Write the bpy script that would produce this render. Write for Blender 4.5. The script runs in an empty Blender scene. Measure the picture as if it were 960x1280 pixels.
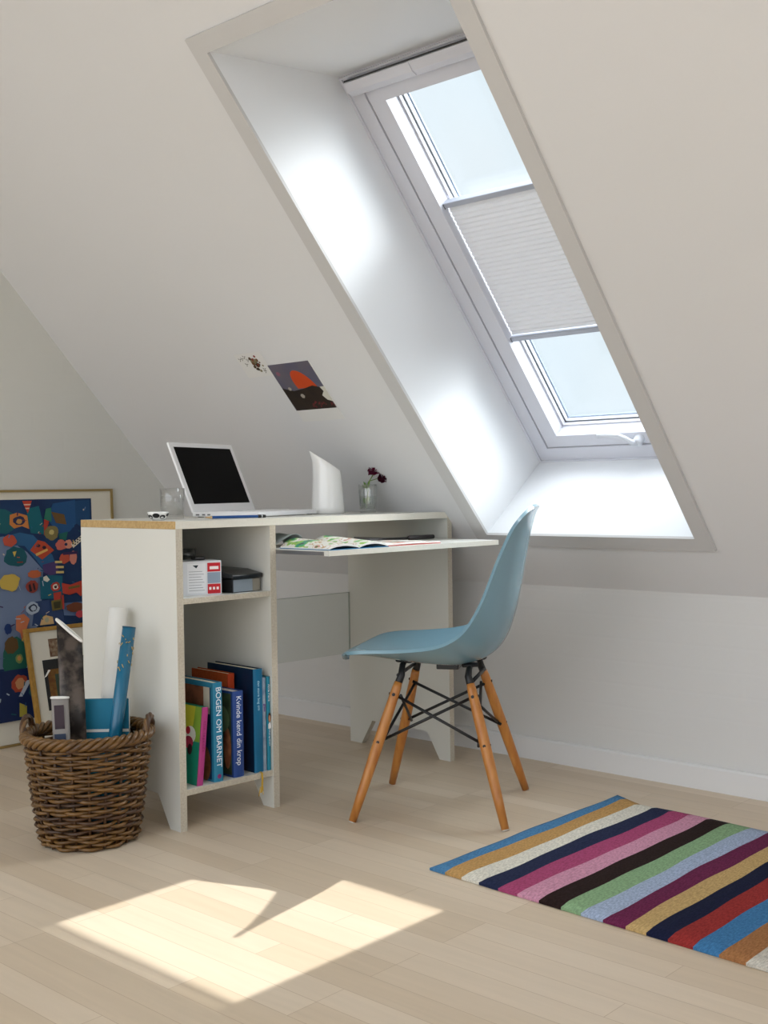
import bpy, bmesh, math, random
from mathutils import Vector, Matrix, Euler
random.seed(7)
PI = math.pi
SC = bpy.context.scene
COL = SC.collection

# ------------------------------------------------------------ helpers
def lin(h):
    h = h.lstrip('#'); o = []
    for i in (0, 2, 4):
        c = int(h[i:i+2], 16) / 255
        o.append(c / 12.92 if c <= .04045 else ((c + .055) / 1.055) ** 2.4)
    return (*o, 1)

def mat(name, col, rough=.5, spec=.5, metal=0, noise=None, bump=None, coat=0, trans=0):
    """noise=(scale, colour2, amount) ; bump=(scale, strength)"""
    m = bpy.data.materials.new(name); m.use_nodes = True
    nt = m.node_tree; b = nt.nodes['Principled BSDF']
    col = lin(col) if isinstance(col, str) else col
    b.inputs['Base Color'].default_value = col
    b.inputs['Roughness'].default_value = rough
    b.inputs['Specular IOR Level'].default_value = spec
    b.inputs['Metallic'].default_value = metal
    b.inputs['Coat Weight'].default_value = coat
    tc = nt.nodes.new('ShaderNodeTexCoord')
    if noise:
        n = nt.nodes.new('ShaderNodeTexNoise'); n.inputs['Scale'].default_value = noise[0]
        n.inputs['Detail'].default_value = 4
        r = nt.nodes.new('ShaderNodeValToRGB'); r.color_ramp.elements[0].position = .5 - .5 * noise[2]
        r.color_ramp.elements[1].position = .5 + .5 * noise[2]
        r.color_ramp.elements[0].color = col; r.color_ramp.elements[1].color = lin(noise[1])
        nt.links.new(tc.outputs['Object'], n.inputs['Vector'])
        nt.links.new(n.outputs['Fac'], r.inputs['Fac']); nt.links.new(r.outputs['Color'], b.inputs['Base Color'])
    if bump:
        n2 = nt.nodes.new('ShaderNodeTexNoise'); n2.inputs['Scale'].default_value = bump[0]
        bp = nt.nodes.new('ShaderNodeBump'); bp.inputs['Strength'].default_value = bump[1]
        bp.inputs['Distance'].default_value = .003
        nt.links.new(tc.outputs['Object'], n2.inputs['Vector'])
        nt.links.new(n2.outputs['Fac'], bp.inputs['Height']); nt.links.new(bp.outputs['Normal'], b.inputs['Normal'])
    return m

class MB:
    """collects geometry with material slots, then links it as ONE mesh object"""
    def __init__(s): s.bm = bmesh.new(); s.mats = []
    def mi(s, m):
        if m not in s.mats: s.mats.append(m)
        return s.mats.index(m)
    def faces(s, vs, fs, m, smooth=False):
        bv = [s.bm.verts.new(v) for v in vs]; i = s.mi(m); out = []
        for f in fs:
            try:
                q = s.bm.faces.new([bv[k] for k in f]); q.material_index = i; q.smooth = smooth; out.append(q)
            except ValueError: pass
        return out
    def box(s, a, b, m, M=None, mx=None, bevel=0):
        """box from corner a to b; mx: material of the +x face"""
        x0, y0, z0 = a; x1, y1, z1 = b
        vs = [Vector(p) for p in ((x0,y0,z0),(x1,y0,z0),(x1,y1,z0),(x0,y1,z0),(x0,y0,z1),(x1,y0,z1),(x1,y1,z1),(x0,y1,z1))]
        if M: vs = [M @ v for v in vs]
        fs = s.faces(vs, ((0,3,2,1),(4,5,6,7),(0,1,5,4),(1,2,6,5),(2,3,7,6),(3,0,4,7)), m)
        if mx: fs[3].material_index = s.mi(mx)
        if bevel:
            es = list({e for f in fs for e in f.edges})
            bmesh.ops.bevel(s.bm, geom=es, offset=bevel, segments=2, affect='EDGES', profile=.6)
        return fs
    def prism(s, pts, axis, t0, t1, m, medge=None):
        """polygon pts (2D) extruded along axis (0/1/2) from t0 to t1"""
        def P(p, t):
            l = list(p); l.insert(axis, t); return Vector(l)
        n = len(pts); vs = [P(p, t0) for p in pts] + [P(p, t1) for p in pts]
        fs = s.faces(vs, [tuple(range(n)), tuple(range(2*n-1, n-1, -1))], m)
        s2 = s.faces(vs, [], m)
        bv = s.bm.verts
        s.bm.verts.ensure_lookup_table()
        # side faces share verts with caps
        caps = fs[0].verts, fs[1].verts
        a = list(fs[0].verts); b = list(reversed(list(fs[1].verts)))
        for i in range(n):
            q = s.bm.faces.new((a[i], b[i], b[(i+1) % n], a[(i+1) % n])); q.material_index = s.mi(medge or m)
        for v in [v for v in s.bm.verts if not v.link_faces]: s.bm.verts.remove(v)
        return fs
    def tube(s, pts, r, m, seg=8, cap=True, smooth=True, closed=False, flat=1):
        pts = [Vector(p) for p in pts]; n = len(pts)
        rs = r if isinstance(r, (list, tuple)) else [r] * n
        rings = []; up = None
        for i, p in enumerate(pts):
            if closed: t = pts[(i+1) % n] - pts[i-1]
            else: t = pts[min(i+1, n-1)] - pts[max(i-1, 0)]
            t.normalize()
            if up is None:
                up = Vector((0,0,1)) if abs(t.z) < .9 else Vector((1,0,0))
            a = t.cross(up).normalized(); up = a.cross(t).normalized(); u = up
            rings.append([s.bm.verts.new(p + (a * math.cos(2*PI*k/seg) + u * flat * math.sin(2*PI*k/seg)) * rs[i]) for k in range(seg)])
        i_ = s.mi(m)
        for j in range(n if closed else n-1):
            A, B = rings[j], rings[(j+1) % n]
            for k in range(seg):
                f = s.bm.faces.new((A[k], A[(k+1) % seg], B[(k+1) % seg], B[k])); f.material_index = i_; f.smooth = smooth
        if cap and not closed:
            for R in (rings[0], rings[-1]):
                f = s.bm.faces.new(R); f.material_index = i_
    def lathe(s, prof, m, seg=32, c=(0,0,0), smooth=True, fn=None):
        """prof: list of (r,z); fn(r,z,angle)->(x,y,z) override"""
        rings = []
        for r, z in prof:
            if r < 1e-6 and not fn: rings.append([s.bm.verts.new((c[0], c[1], c[2]+z))]); continue
            R = []
            for k in range(seg):
                a = 2*PI*k/seg
                p = fn(r, z, a) if fn else (r*math.cos(a), r*math.sin(a), z)
                R.append(s.bm.verts.new((c[0]+p[0], c[1]+p[1], c[2]+p[2])))
            rings.append(R)
        i_ = s.mi(m)
        for A, B in zip(rings, rings[1:]):
            for k in range(seg):
                k2 = (k+1) % seg
                if len(A) == 1 and len(B) == 1: continue
                if len(A) == 1: q = (A[0], B[k2], B[k])
                elif len(B) == 1: q = (A[k], A[k2], B[0])
                else: q = (A[k], A[k2], B[k2], B[k])
                f = s.bm.faces.new(q); f.material_index = i_; f.smooth = smooth
    def obj(s, name, parent=None, M=None, recalc=True):
        if recalc: bmesh.ops.recalc_face_normals(s.bm, faces=s.bm.faces[:])
        me = bpy.data.meshes.new(name); s.bm.to_mesh(me); s.bm.free()
        for m in s.mats: me.materials.append(m)
        o = bpy.data.objects.new(name, me); COL.objects.link(o)
        if M is not None: o.matrix_world = M
        if parent: o.parent = parent
        return o

def tag(o, label=None, cat=None, group=None, kind=None):
    if label: o['label'] = label
    if cat: o['category'] = cat
    if group: o['group'] = group
    if kind: o['kind'] = kind
    return o
def empty(name, M=None, label=None, cat=None, group=None, kind=None):
    o = bpy.data.objects.new(name, None); COL.objects.link(o); o.empty_display_size = .05
    if M is not None: o.matrix_world = M
    return tag(o, label, cat, group, kind)
def box(name, a, b, m, parent=None, M=None, bevel=0, mx=None):
    k = MB(); k.box(a, b, m, mx=mx, bevel=bevel); return k.obj(name, parent, M)
def text(name, body, size, m, parent, M, ex=.0003, sx=1):
    cu = bpy.data.curves.new('t', 'FONT'); cu.body = body; cu.size = size; cu.extrude = ex
    cu.align_x = 'LEFT'; cu.align_y = 'CENTER'; cu.resolution_u = 3
    t = bpy.data.objects.new('t', cu); COL.objects.link(t)
    bpy.context.view_layer.update()
    me = bpy.data.meshes.new_from_object(t.evaluated_get(bpy.context.evaluated_depsgraph_get()))
    bpy.data.objects.remove(t); bpy.data.curves.remove(cu)
    me.name = name; me.materials.clear(); me.materials.append(m)
    o = bpy.data.objects.new(name, me); COL.objects.link(o); o.parent = parent
    o.matrix_local = M @ Matrix.Diagonal((sx, 1, 1, 1))
    return o
def frame(o, ex, ey, ez):
    M = Matrix.Identity(4)
    for i, e in enumerate((Vector(ex), Vector(ey), Vector(ez))):
        for k in range(3): M[k][i] = e[k]
    for k in range(3): M[k][3] = o[k]
    return M
def catmull(P, n):
    out = []
    for i in range(len(P)-1):
        p0 = P[max(i-1,0)]; p1 = P[i]; p2 = P[i+1]; p3 = P[min(i+2, len(P)-1)]
        for k in range(n):
            t = k/n
            out.append(tuple(.5*(2*b+(c-a)*t+(2*a-5*b+4*c-d)*t*t+(3*b-a-3*c+d)*t**3) for a,b,c,d in zip(p0,p1,p2,p3)))
    out.append(tuple(P[-1])); return out

# ------------------------------------------------------------ materials
def wall_material(name, col, brick=False):
    m = bpy.data.materials.new(name); m.use_nodes = True; nt = m.node_tree; b = nt.nodes['Principled BSDF']
    b.inputs['Roughness'].default_value = .75; b.inputs['Specular IOR Level'].default_value = .25
    tc = nt.nodes.new('ShaderNodeTexCoord')
    n = nt.nodes.new('ShaderNodeTexNoise'); n.inputs['Scale'].default_value = 1.3; n.inputs['Detail'].default_value = 3
    r = nt.nodes.new('ShaderNodeValToRGB')
    c = lin(col); r.color_ramp.elements[0].position = .3; r.color_ramp.elements[1].position = .7
    r.color_ramp.elements[0].color = (c[0]*.97, c[1]*.97, c[2]*.96, 1); r.color_ramp.elements[1].color = c
    nt.links.new(tc.outputs['Object'], n.inputs['Vector']); nt.links.new(n.outputs['Fac'], r.inputs['Fac'])
    nt.links.new(r.outputs['Color'], b.inputs['Base Color'])
    n2 = nt.nodes.new('ShaderNodeTexNoise'); n2.inputs['Scale'].default_value = 45
    nt.links.new(tc.outputs['Object'], n2.inputs['Vector'])
    bp = nt.nodes.new('ShaderNodeBump'); bp.inputs['Strength'].default_value = .12; bp.inputs['Distance'].default_value = .003
    nt.links.new(n2.outputs['Fac'], bp.inputs['Height']); nt.links.new(bp.outputs['Normal'], b.inputs['Normal'])
    if brick:
        mp = nt.nodes.new('ShaderNodeMapping'); nt.links.new(tc.outputs['Object'], mp.inputs['Vector'])
        if brick == 'y': mp.inputs['Rotation'].default_value = (PI/2, 0, 0)
        if brick == 'x': mp.inputs['Rotation'].default_value = (PI/2, 0, PI/2); mp.vector_type = 'TEXTURE'
        if brick == 'y': mp.vector_type = 'TEXTURE'
        bt = nt.nodes.new('ShaderNodeTexBrick'); nt.links.new(mp.outputs['Vector'], bt.inputs['Vector'])
        bt.inputs['Scale'].default_value = 1; bt.inputs['Brick Width'].default_value = .24
        bt.inputs['Row Height'].default_value = .067; bt.inputs['Mortar Size'].default_value = .008
        bt.inputs['Mortar Smooth'].default_value = 1
        bt.inputs['Color1'].default_value = (1,1,1,1); bt.inputs['Color2'].default_value = (.9,.9,.9,1); bt.inputs['Mortar'].default_value = (.3,.3,.3,1)
        b2 = nt.nodes.new('ShaderNodeBump'); b2.inputs['Strength'].default_value = .15; b2.inputs['Distance'].default_value = .002
        nt.links.new(bt.outputs['Color'], b2.inputs['Height']); nt.links.new(bp.outputs['Normal'], b2.inputs['Normal'])
        nt.links.new(b2.outputs['Normal'], b.inputs['Normal'])
    return m
def floor_material():
    m = bpy.data.materials.new('whitened_ash_boards'); m.use_nodes = True; nt = m.node_tree; b = nt.nodes['Principled BSDF']
    b.inputs['Specular IOR Level'].default_value = .35
    tc = nt.nodes.new('ShaderNodeTexCoord')
    bt = nt.nodes.new('ShaderNodeTexBrick'); nt.links.new(tc.outputs['Object'], bt.inputs['Vector'])
    bt.offset = .37; bt.offset_frequency = 3
    bt.inputs['Scale'].default_value = 1; bt.inputs['Brick Width'].default_value = .62; bt.inputs['Row Height'].default_value = .066
    bt.inputs['Mortar Size'].default_value = .0006; bt.inputs['Mortar Smooth'].default_value = .2; bt.inputs['Bias'].default_value = 0
    bt.inputs['Color1'].default_value = lin('#dbcab4'); bt.inputs['Color2'].default_value = lin('#d0bda4'); bt.inputs['Mortar'].default_value = lin('#b8a187')
    mp = nt.nodes.new('ShaderNodeMapping'); mp.inputs['Scale'].default_value = (3, 45, 1); nt.links.new(tc.outputs['Object'], mp.inputs['Vector'])
    n = nt.nodes.new('ShaderNodeTexNoise'); n.inputs['Scale'].default_value = 1; n.inputs['Detail'].default_value = 5; n.inputs['Distortion'].default_value = .6
    nt.links.new(mp.outputs['Vector'], n.inputs['Vector'])
    r = nt.nodes.new('ShaderNodeValToRGB'); r.color_ramp.elements[0].position = .3; r.color_ramp.elements[1].position = .75
    r.color_ramp.elements[0].color = (.94,.935,.92,1); r.color_ramp.elements[1].color = (1.03,1.03,1.03,1)
    nt.links.new(n.outputs['Fac'], r.inputs['Fac'])
    mx = nt.nodes.new('ShaderNodeMix'); mx.data_type = 'RGBA'; mx.blend_type = 'MULTIPLY'; mx.inputs[0].default_value = 1
    nt.links.new(bt.outputs['Color'], mx.inputs[6]); nt.links.new(r.outputs['Color'], mx.inputs[7])
    nt.links.new(mx.outputs[2], b.inputs['Base Color'])
    r2 = nt.nodes.new('ShaderNodeMapRange'); r2.inputs[3].default_value = .34; r2.inputs[4].default_value = .52
    nt.links.new(n.outputs['Fac'], r2.inputs[0]); nt.links.new(r2.outputs[0], b.inputs['Roughness'])
    return m
def wood(name, c1, c2, rough=.35, sc=(40, 40, 4)):
    m = bpy.data.materials.new(name); m.use_nodes = True; nt = m.node_tree; b = nt.nodes['Principled BSDF']
    b.inputs['Roughness'].default_value = rough
    tc = nt.nodes.new('ShaderNodeTexCoord'); mp = nt.nodes.new('ShaderNodeMapping'); mp.inputs['Scale'].default_value = sc
    n = nt.nodes.new('ShaderNodeTexNoise'); n.inputs['Scale'].default_value = 1; n.inputs['Detail'].default_value = 5
    r = nt.nodes.new('ShaderNodeValToRGB'); r.color_ramp.elements[0].position = .35; r.color_ramp.elements[1].position = .65
    r.color_ramp.elements[0].color = lin(c1); r.color_ramp.elements[1].color = lin(c2)
    nt.links.new(tc.outputs['Object'], mp.inputs['Vector']); nt.links.new(mp.outputs['Vector'], n.inputs['Vector'])
    nt.links.new(n.outputs['Fac'], r.inputs['Fac']); nt.links.new(r.outputs['Color'], b.inputs['Base Color'])
    return m
def clear_glass(name, tint=(1,1,1,1), refl=1.0):
    """thin architectural glass: straight-through transmission plus fresnel reflection"""
    m = bpy.data.materials.new(name); m.use_nodes = True; nt = m.node_tree
    nt.nodes.remove(nt.nodes['Principled BSDF']); out = nt.nodes['Material Output']
    t = nt.nodes.new('ShaderNodeBsdfTransparent'); t.inputs['Color'].default_value = tint
    g = nt.nodes.new('ShaderNodeBsdfGlossy'); g.inputs['Roughness'].default_value = .02
    lw = nt.nodes.new('ShaderNodeLayerWeight'); lw.inputs['Blend'].default_value = .5
    f = nt.nodes.new('ShaderNodeMath'); f.operation = 'POWER'; f.inputs[1].default_value = 4
    nt.links.new(lw.outputs['Facing'], f.inputs[0])
    mul = nt.nodes.new('ShaderNodeMath'); mul.operation = 'MULTIPLY_ADD'; mul.inputs[1].default_value = .75; mul.inputs[2].default_value = .03*refl; mul.use_clamp = True
    mx = nt.nodes.new('ShaderNodeMixShader')
    nt.links.new(f.outputs[0], mul.inputs[0]); nt.links.new(mul.outputs[0], mx.inputs[0])
    nt.links.new(t.outputs[0], mx.inputs[1]); nt.links.new(g.outputs[0], mx.inputs[2]); nt.links.new(mx.outputs[0], out.inputs[0])
    return m
def checker_fabric(): pass

WALL = wall_material('matt_white_plaster', '#dbdbdc')
BRICKY = wall_material('white_painted_brick_knee', '#d8d7d5', 'y')
BRICKX = wall_material('white_painted_brick_gable', '#d6d6d0', 'x')
REVEAL = mat('satin_white_lining', '#e6e8ea', .5, .3)
CASING = mat('grey_white_casing', '#c6c5c4', .5, .3)
PVC = mat('white_window_paint', '#d0d1d9', .3, .5)
BASEM = mat('white_baseboard_paint', '#dddcdb', .5, .3)
FLOOR = floor_material()
LAM = mat('white_laminate', '#d9d8d0', .4, .4, noise=(3, '#dcdbd4', .6))
EDGE = mat('raw_board_edge', '#b3a997', .7, .2, noise=(220, '#cbc4b5', .5))
EDGEP = mat('pale_board_edge', '#d8d4c8', .7, .2, noise=(180, '#e0dcd0', .6))
TAN = mat('tan_plywood_edge', '#b39462', .6, .3, noise=(160, '#c6a877', .3))
BLK = mat('black_metal', '#121214', .45, .5)
BLKP = mat('black_plastic', '#0d0c0e', .3, .5)
GREYM = mat('grey_metal_runner', '#8d8d90', .35, .5, metal=.7)
DARK = mat('dark_rubber', '#2a2522', .6)
GLASS = clear_glass('window_glass', (.97,.99,1,1), .8)
GREENGLASS = clear_glass('greenish_glass', (.93,.945,.93,1), 3)
TUMBLER = clear_glass('drinking_glass', (.975,.98,.98,1), 4)
WHITEG = mat('glossy_white_plastic', '#f1f1f1', .25, .5)
PORC = mat('white_porcelain', '#f1f1ee', .12, .6, coat=.4)
PAPER = mat('white_paper', '#ecebe6', .7, .2)
PAGES = mat('book_pages', '#e4dcc6', .8, .1)
GOLD = mat('gilded_wood', '#a37a35', .4, .5, metal=.25, noise=(60, '#b98f46', .4))
GOLD2 = mat('thin_brass_frame', '#9a8352', .4, .5, metal=.3)
MATB = mat('cream_mat_board', '#d9d4c6', .8, .1)
M = {}
def C(h, rough=.55, **k):
    key = (h, rough)
    if key not in M: M[key] = mat('tone_' + h.strip('#'), h, rough, .3, **k)
    return M[key]

# ------------------------------------------------------------ room geometry
XG = -1.60; KZ = .5472; S = .8406; XR = 3.0
cs, sn = math.cos(S), math.sin(S)
T = Vector((0, -cs, sn)); N = Vector((0, sn, cs)); O = Vector((0, 0, KZ))
SLOPE = frame(O, (1,0,0), T, N)           # local: x, s (up the slope), d (outward)
SR = 4.05                                  # slope length to ridge
ridge = O + T * SR
YB = ridge.y * 2

k = MB(); k.box((XG-.1, YB-1.2, -.05), (XR+1.2, .02, 0), FLOOR); fl = k.obj('floor'); tag(fl, kind='structure')
k = MB(); k.box((XG-.1, 0, 0), (XR, .12, KZ+.02), BRICKY); tag(k.obj('wall_right'), kind='structure')
k = MB(); k.prism([(0, 0), (0, KZ), (ridge.y, ridge.z), (YB, KZ), (YB, 0)], 0, XG-.12, XG, BRICKX); tag(k.obj('wall_left'), kind='structure')
k = MB()   # unseen gable added to block side light; its opening lets some back in
slz = lambda y: KZ + (-y)*sn/cs
k.prism([(0, 0), (0, KZ), (-.9, slz(-.9)), (-.9, 0)], 0, XR, XR+.12, WALL)
k.prism([(-.9, 1.5), (-.9, slz(-.9)), (-2.1, slz(-2.1)), (-2.1, 1.5)], 0, XR, XR+.12, WALL) if slz(-.9) > 1.52 else None
k.prism([(-2.1, 0), (-2.1, slz(-2.1)), (ridge.y, ridge.z), (YB, KZ), (YB, 0)], 0, XR, XR+.12, WALL); tag(k.obj('wall_added_gable'), kind='structure')
# baseboards (slightly rounded top edge)
def baseboard(name, P0, P1, inward):
    d = (Vector(P1)-Vector(P0)); L = d.length; d.normalize()
    k = MB(); i = Vector(inward)
    prof = [(0,0),(.013,0),(.013,.062),(.010,.067),(.005,.069),(0,.069)]
    A = [k.bm.verts.new(Vector(P0)+i*a+Vector((0,0,z))) for a,z in prof]
    B = [k.bm.verts.new(Vector(P1)+i*a+Vector((0,0,z))) for a,z in prof]
    j = k.mi(BASEM)
    for q in range(len(prof)):
        f = k.bm.faces.new((A[q],A[(q+1)%6],B[(q+1)%6],B[q])); f.material_index = j
    k.bm.faces.new(A); k.bm.faces.new(B)
    tag(k.obj(name), kind='structure')
baseboard('baseboard_right', (XG, 0, 0), (XR, 0, 0), (0,-1,0))
baseboard('baseboard_left', (XG, -.014, 0), (XG, YB, 0), (1,0,0))

# sloping ceiling with the roof-window hole
WX0, WX1, WB0, WT0 = -.158, .535, .225, 1.812     # hole at ceiling surface
WB1, WT1, WD = .200, 1.555, .362                  # at the window frame
k = MB(); th = .06
k.box((XG, 0, 0), (WX0-.012, SR, th), WALL); k.box((WX1+.012, 0, 0), (XR, SR, th), WALL)
k.box((WX0-.012, 0, 0), (WX1+.012, WB0-.012, th), WALL); k.box((WX0-.012, WT0+.012, 0), (WX1+.012, SR, th), WALL)
ce = k.obj('ceiling', M=SLOPE); tag(ce, kind='structure')
# opposite slope far behind the camera
S2 = frame((0, YB, KZ), (1,0,0), (0, cs, sn), (0, -sn, cs))
k = MB(); k.box((XG, 2.6, 0), (XR, SR, th), WALL); tag(k.obj('ceiling', M=S2), kind='structure')

# ------------------------------------------------------------ roof window (structure)
win = empty('window_1', SLOPE, kind='structure')
def quadslab(k, a, b, c, d, off, m):
    a, b, c, d, off = map(Vector, (a, b, c, d, off))
    vs = [a, b, c, d, a+off, b+off, c+off, d+off]
    k.faces(vs, ((0,1,2,3),(7,6,5,4),(0,4,5,1),(1,5,6,2),(2,6,7,3),(3,7,4,0)), m)
WDX = WD + .12
k = MB()
quadslab(k, (WX0,WB0,0),(WX0,WT0,0),(WX0,WT1,WD),(WX0,WB1,WD),(-.012,0,0), REVEAL)
quadslab(k, (WX1,WB0,0),(WX1,WT0,0),(WX1,WT1,WD),(WX1,WB1,WD),(.012,0,0), REVEAL)
quadslab(k, (WX0,WB0,0),(WX1,WB0,0),(WX1,WB1,WD),(WX0,WB1,WD),(0,-.012,0), REVEAL)
quadslab(k, (WX0,WT0,0),(WX1,WT0,0),(WX1,WT1,WD),(WX0,WT1,WD),(0,.012,0), REVEAL)
k.obj('window_lining', win)
# casing: flat boards round the hole, proud of the ceiling
k = MB(); cw = .046; ct = -.009
ox0, ox1, ob, ot = WX0-cw, WX1+cw, WB0-cw, WT0+cw
def ringq(k, o, i, d0, d1, m, bev=.002):
    (a0,b0,a1,b1), (c0,e0,c1,e1) = o, i
    oc = [(a0,b0),(a1,b0),(a1,b1),(a0,b1)]; ic = [(c0,e0),(c1,e0),(c1,e1),(c0,e1)]
    vs = [Vector((*p,d)) for d in (d0,d1) for p in oc] + [Vector((*p,d)) for d in (d0,d1) for p in ic]
    fs = []
    for j in range(4):
        l = (j+1)%4
        fs += [(j,l,8+l,8+j),(4+j,4+l,12+l,12+j),(j,l,4+l,4+j),(8+j,8+l,12+l,12+j)]
    return k.faces(vs, fs, m)
ringq(k, (ox0,ob,ox1,ot), (WX0,WB0,WX1,WT0), ct, 0, CASING)
k.obj('window_casing', win)
# fixed frame, sash, glazing
k = MB(); ringq(k, (WX0-.012,WB1-.02,WX1+.012,WT1+.02), (-.1072,.2528,.512,1.5112), WD-.004, WD+.10, PVC)
ringq(k, (WX0,WB1,WX1,WT1), (WX0+.008,WB1+.006,WX1-.006,WT1-.006), WD-.010, WD-.004, PVC)
fr = k.obj('window_frame', win)
k = MB()
SXL, SXR, SB, STP = -.052, .508, .300, 1.460
ringq(k, (-.104,.256,.510,1.508), (SXL,SB,SXR,STP), WD-.001, WD+.075, PVC)
ringq(k, (SXL-.004,SB-.004,SXR+.004,STP+.004), (SXL+.005,SB+.004,SXR-.004,STP-.004), WD+.048, WD+.07, PVC)
sash = k.obj('window_sash', win)
bv = sash.modifiers.new('b', 'BEVEL'); bv.width = .003; bv.segments = 2
k = MB(); GASK = mat('dark_gasket', '#3c4045', .5); GASL = mat('grey_gasket', '#8f8d93', .5)
ringq(k, (-.108,.252,.512,1.512), (-.104,.256,.5105,1.508), WD+.0015, WD+.05, GASL)
ringq(k, (SXL+.004,SB+.003,SXR-.003,STP-.003), (SXL+.0075,SB+.0062,SXR-.005,STP-.005), WD+.062, WD+.066, GASK)
ringq(k, (SXL+.004,SB+.003,SXR-.003,STP-.003), (SXL+.0065,SB+.0055,SXR-.005,STP-.005), WD+.066, WD+.080, PVC)
k.obj('window_gasket', win)
k = MB(); OUTF = mat('grey_outer_frame', '#8a95a5', .4, .5)
ringq(k, (SXL-.004,SB-.004,SXR+.004,STP+.004), (SXL+.009,SB+.007,SXR-.006,STP-.006), WD+.084, WD+.090, OUTF)
k.obj('outer_cladding', win)
k = MB(); k.box((SXL,SB,WD+.0805), (SXR,STP,WD+.0835), GLASS); k.obj('window_pane', win)
# ventilation bar along the top of the sash
k = MB()
pr = [(1.552,.30),(1.556,.352),(1.548,.362),(1.500,.362),(1.489,.350),(1.486,.338),(1.492,.328),(1.510,.318)]
pr = [(1.546,.326),(1.548,.356),(1.506,.358),(1.502,.350),(1.501,.342),(1.506,.334),(1.520,.326)]
k.prism(pr, 0, -.128, .500, PVC); vb = k.obj('ventilation_bar', win)
k = MB(); k.box((-.122,1.548,.3255),(.505,1.5515,.3295), BLK); k.obj('ventilation_slot', win)
k = MB(); 
for x in (.08, .36): k.prism([(1.546,.3235),(1.520,.3235),(1.504,.332),(1.508,.335),(1.521,.327),(1.546,.327)], 0, x, x+.02, PVC)
k.obj('ventilation_bar_joint', win)
# lever handle on the bottom rail
hd = MB()
HW = C('#d3d6dc', .3)
hd.lathe([(0,-.026),(.012,-.025),(.015,-.018),(.016,0),(.020,.010)], HW, 20, (.235,.277,WD-.004))
hd.tube([(.235,.277,.338),(.225,.287,.330),(.212,.305,.326),(.195,.318,.325),(.16,.321,.325),(.122,.321,.326)], [.0085,.0085,.0078,.0072,  .0068,.0064], HW, 12)
ho = hd.obj('window_handle', win); ho['label'] = 'white lever handle'

# blind: pleated, lit from outside, held between two aluminium bars
bl = empty('pleated_blind', SLOPE @ Matrix.Translation((0,.68,WD+.03)), 'white pleated blind stretched between two grey bars halfway up the roof window', 'blind')
BS = bl.matrix_world.inverted() @ SLOPE
FAB = bpy.data.materials.new('white_blind_fabric'); FAB.use_nodes = True; nt = FAB.node_tree
nt.nodes.remove(nt.nodes['Principled BSDF'])
df = nt.nodes.new('ShaderNodeBsdfDiffuse'); df.inputs[0].default_value = lin('#d3d4d8')
tr = nt.nodes.new('ShaderNodeBsdfTranslucent'); tr.inputs[0].default_value = lin('#e6e4e2')
mx = nt.nodes.new('ShaderNodeMixShader'); mx.inputs[0].default_value = .03
nt.links.new(df.outputs[0], mx.inputs[1]); nt.links.new(tr.outputs[0], mx.inputs[2]); nt.links.new(mx.outputs[0], nt.nodes['Material Output'].inputs[0])
b0, b1 = .675, 1.118; bx0, bx1 = SXL+.002, SXR-.002; npl = 60
k = MB()
A = []; 
for i in range(npl+1):
    s_ = b0 + (b1-b0)*i/npl; d_ = WD+.028 + (.0022 if i % 2 else -.0022)
    A.append([k.bm.verts.new((x, s_-.68, d_-WD-.03)) for x in (bx0, bx1)])
j = k.mi(FAB)
for P_, Q_ in zip(A, A[1:]):
    f = k.bm.faces.new((P_[0], P_[1], Q_[1], Q_[0])); f.material_index = j
k.obj('pleated_fabric', bl)
ALU = mat('grey_lacquered_bar', '#a9adb8', .35, .5, metal=.2)
for nm, s_ in (('bottom_bar', .664), ('top_bar', 1.126)):
    k = MB(); k.box((bx0-.004, s_-.68-.008, -.016), (bx1+.004, s_-.68+.008, .012), ALU, bevel=.003); o = k.obj(nm, bl)
    k = MB(); k.box((bx0-.006, s_-.68-.009, -.017), (bx0-.001, s_-.68+.007, .013), BLK); k.obj('end_cap', o)

# ------------------------------------------------------------ desk
DO = Vector((-.2785, -.1777, 0)); DA = -.046
DESK = Matrix.Translation(DO) @ Matrix.Rotation(DA, 4, 'Z')
def dm(x, y, z, rz=0): return DESK @ Matrix.Translation((x,y,z)) @ Matrix.Rotation(rz, 4, 'Z')
desk = empty('writing_desk', DESK, 'white panel writing desk with open shelf column and pull-out board, standing below the slope', 'desk')
def foot_panel(y0, y1, H, mfront):
    k = MB()
    pts = [(-.455,0),(-.400,0),(-.348,.082),(-.098,.082),(-.046,0),(0,0),(0,H),(-.455,H)]
    k.prism(pts, 1, y0, y1, LAM)
    for f in k.bm.faces:
        c_ = f.calc_center_median()
        n_ = f.normal
        if len(f.verts) == 4 and abs(c_.x) < 1e-4: f.material_index = k.mi(mfront)
        elif len(f.verts) == 4: f.material_index = k.mi(EDGE)
    return k
o = foot_panel(-1.029, -1.009, .760, EDGE).obj('end_panel', desk)
o2 = foot_panel(-.020, 0, .780, EDGE).obj('end_panel', desk)
o3 = foot_panel(-.728, -.708, .760, EDGE).obj('divider_panel', desk)
for o_, y in ((o,-1.019),(o2,-.01),(o3,-.718)):
    for x in (-.428, -.024):
        k = MB(); k.box((x-.02,y-.009,-.0),(x+.02,y+.009,.0035), DARK); k.obj('foot_glide', o_)
k = MB(); k.box((-.455,-1.029,.7605),(0,-.0205,.78), LAM, mx=EDGEP)
for f in k.bm.faces:
    c_ = f.calc_center_median()
    if abs(c_.y+1.029) < 1e-4: f.material_index = k.mi(TAN)
k.obj('desk_top', desk)
k = MB(); k.box((-.44,-1.0085,.571),(-.002,-.7285,.585), LAM, mx=EDGE); k.obj('shelf', desk)
k = MB(); k.box((-.44,-1.0085,.088),(-.002,-.7285,.103), LAM, mx=EDGE); k.obj('shelf', desk)
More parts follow.
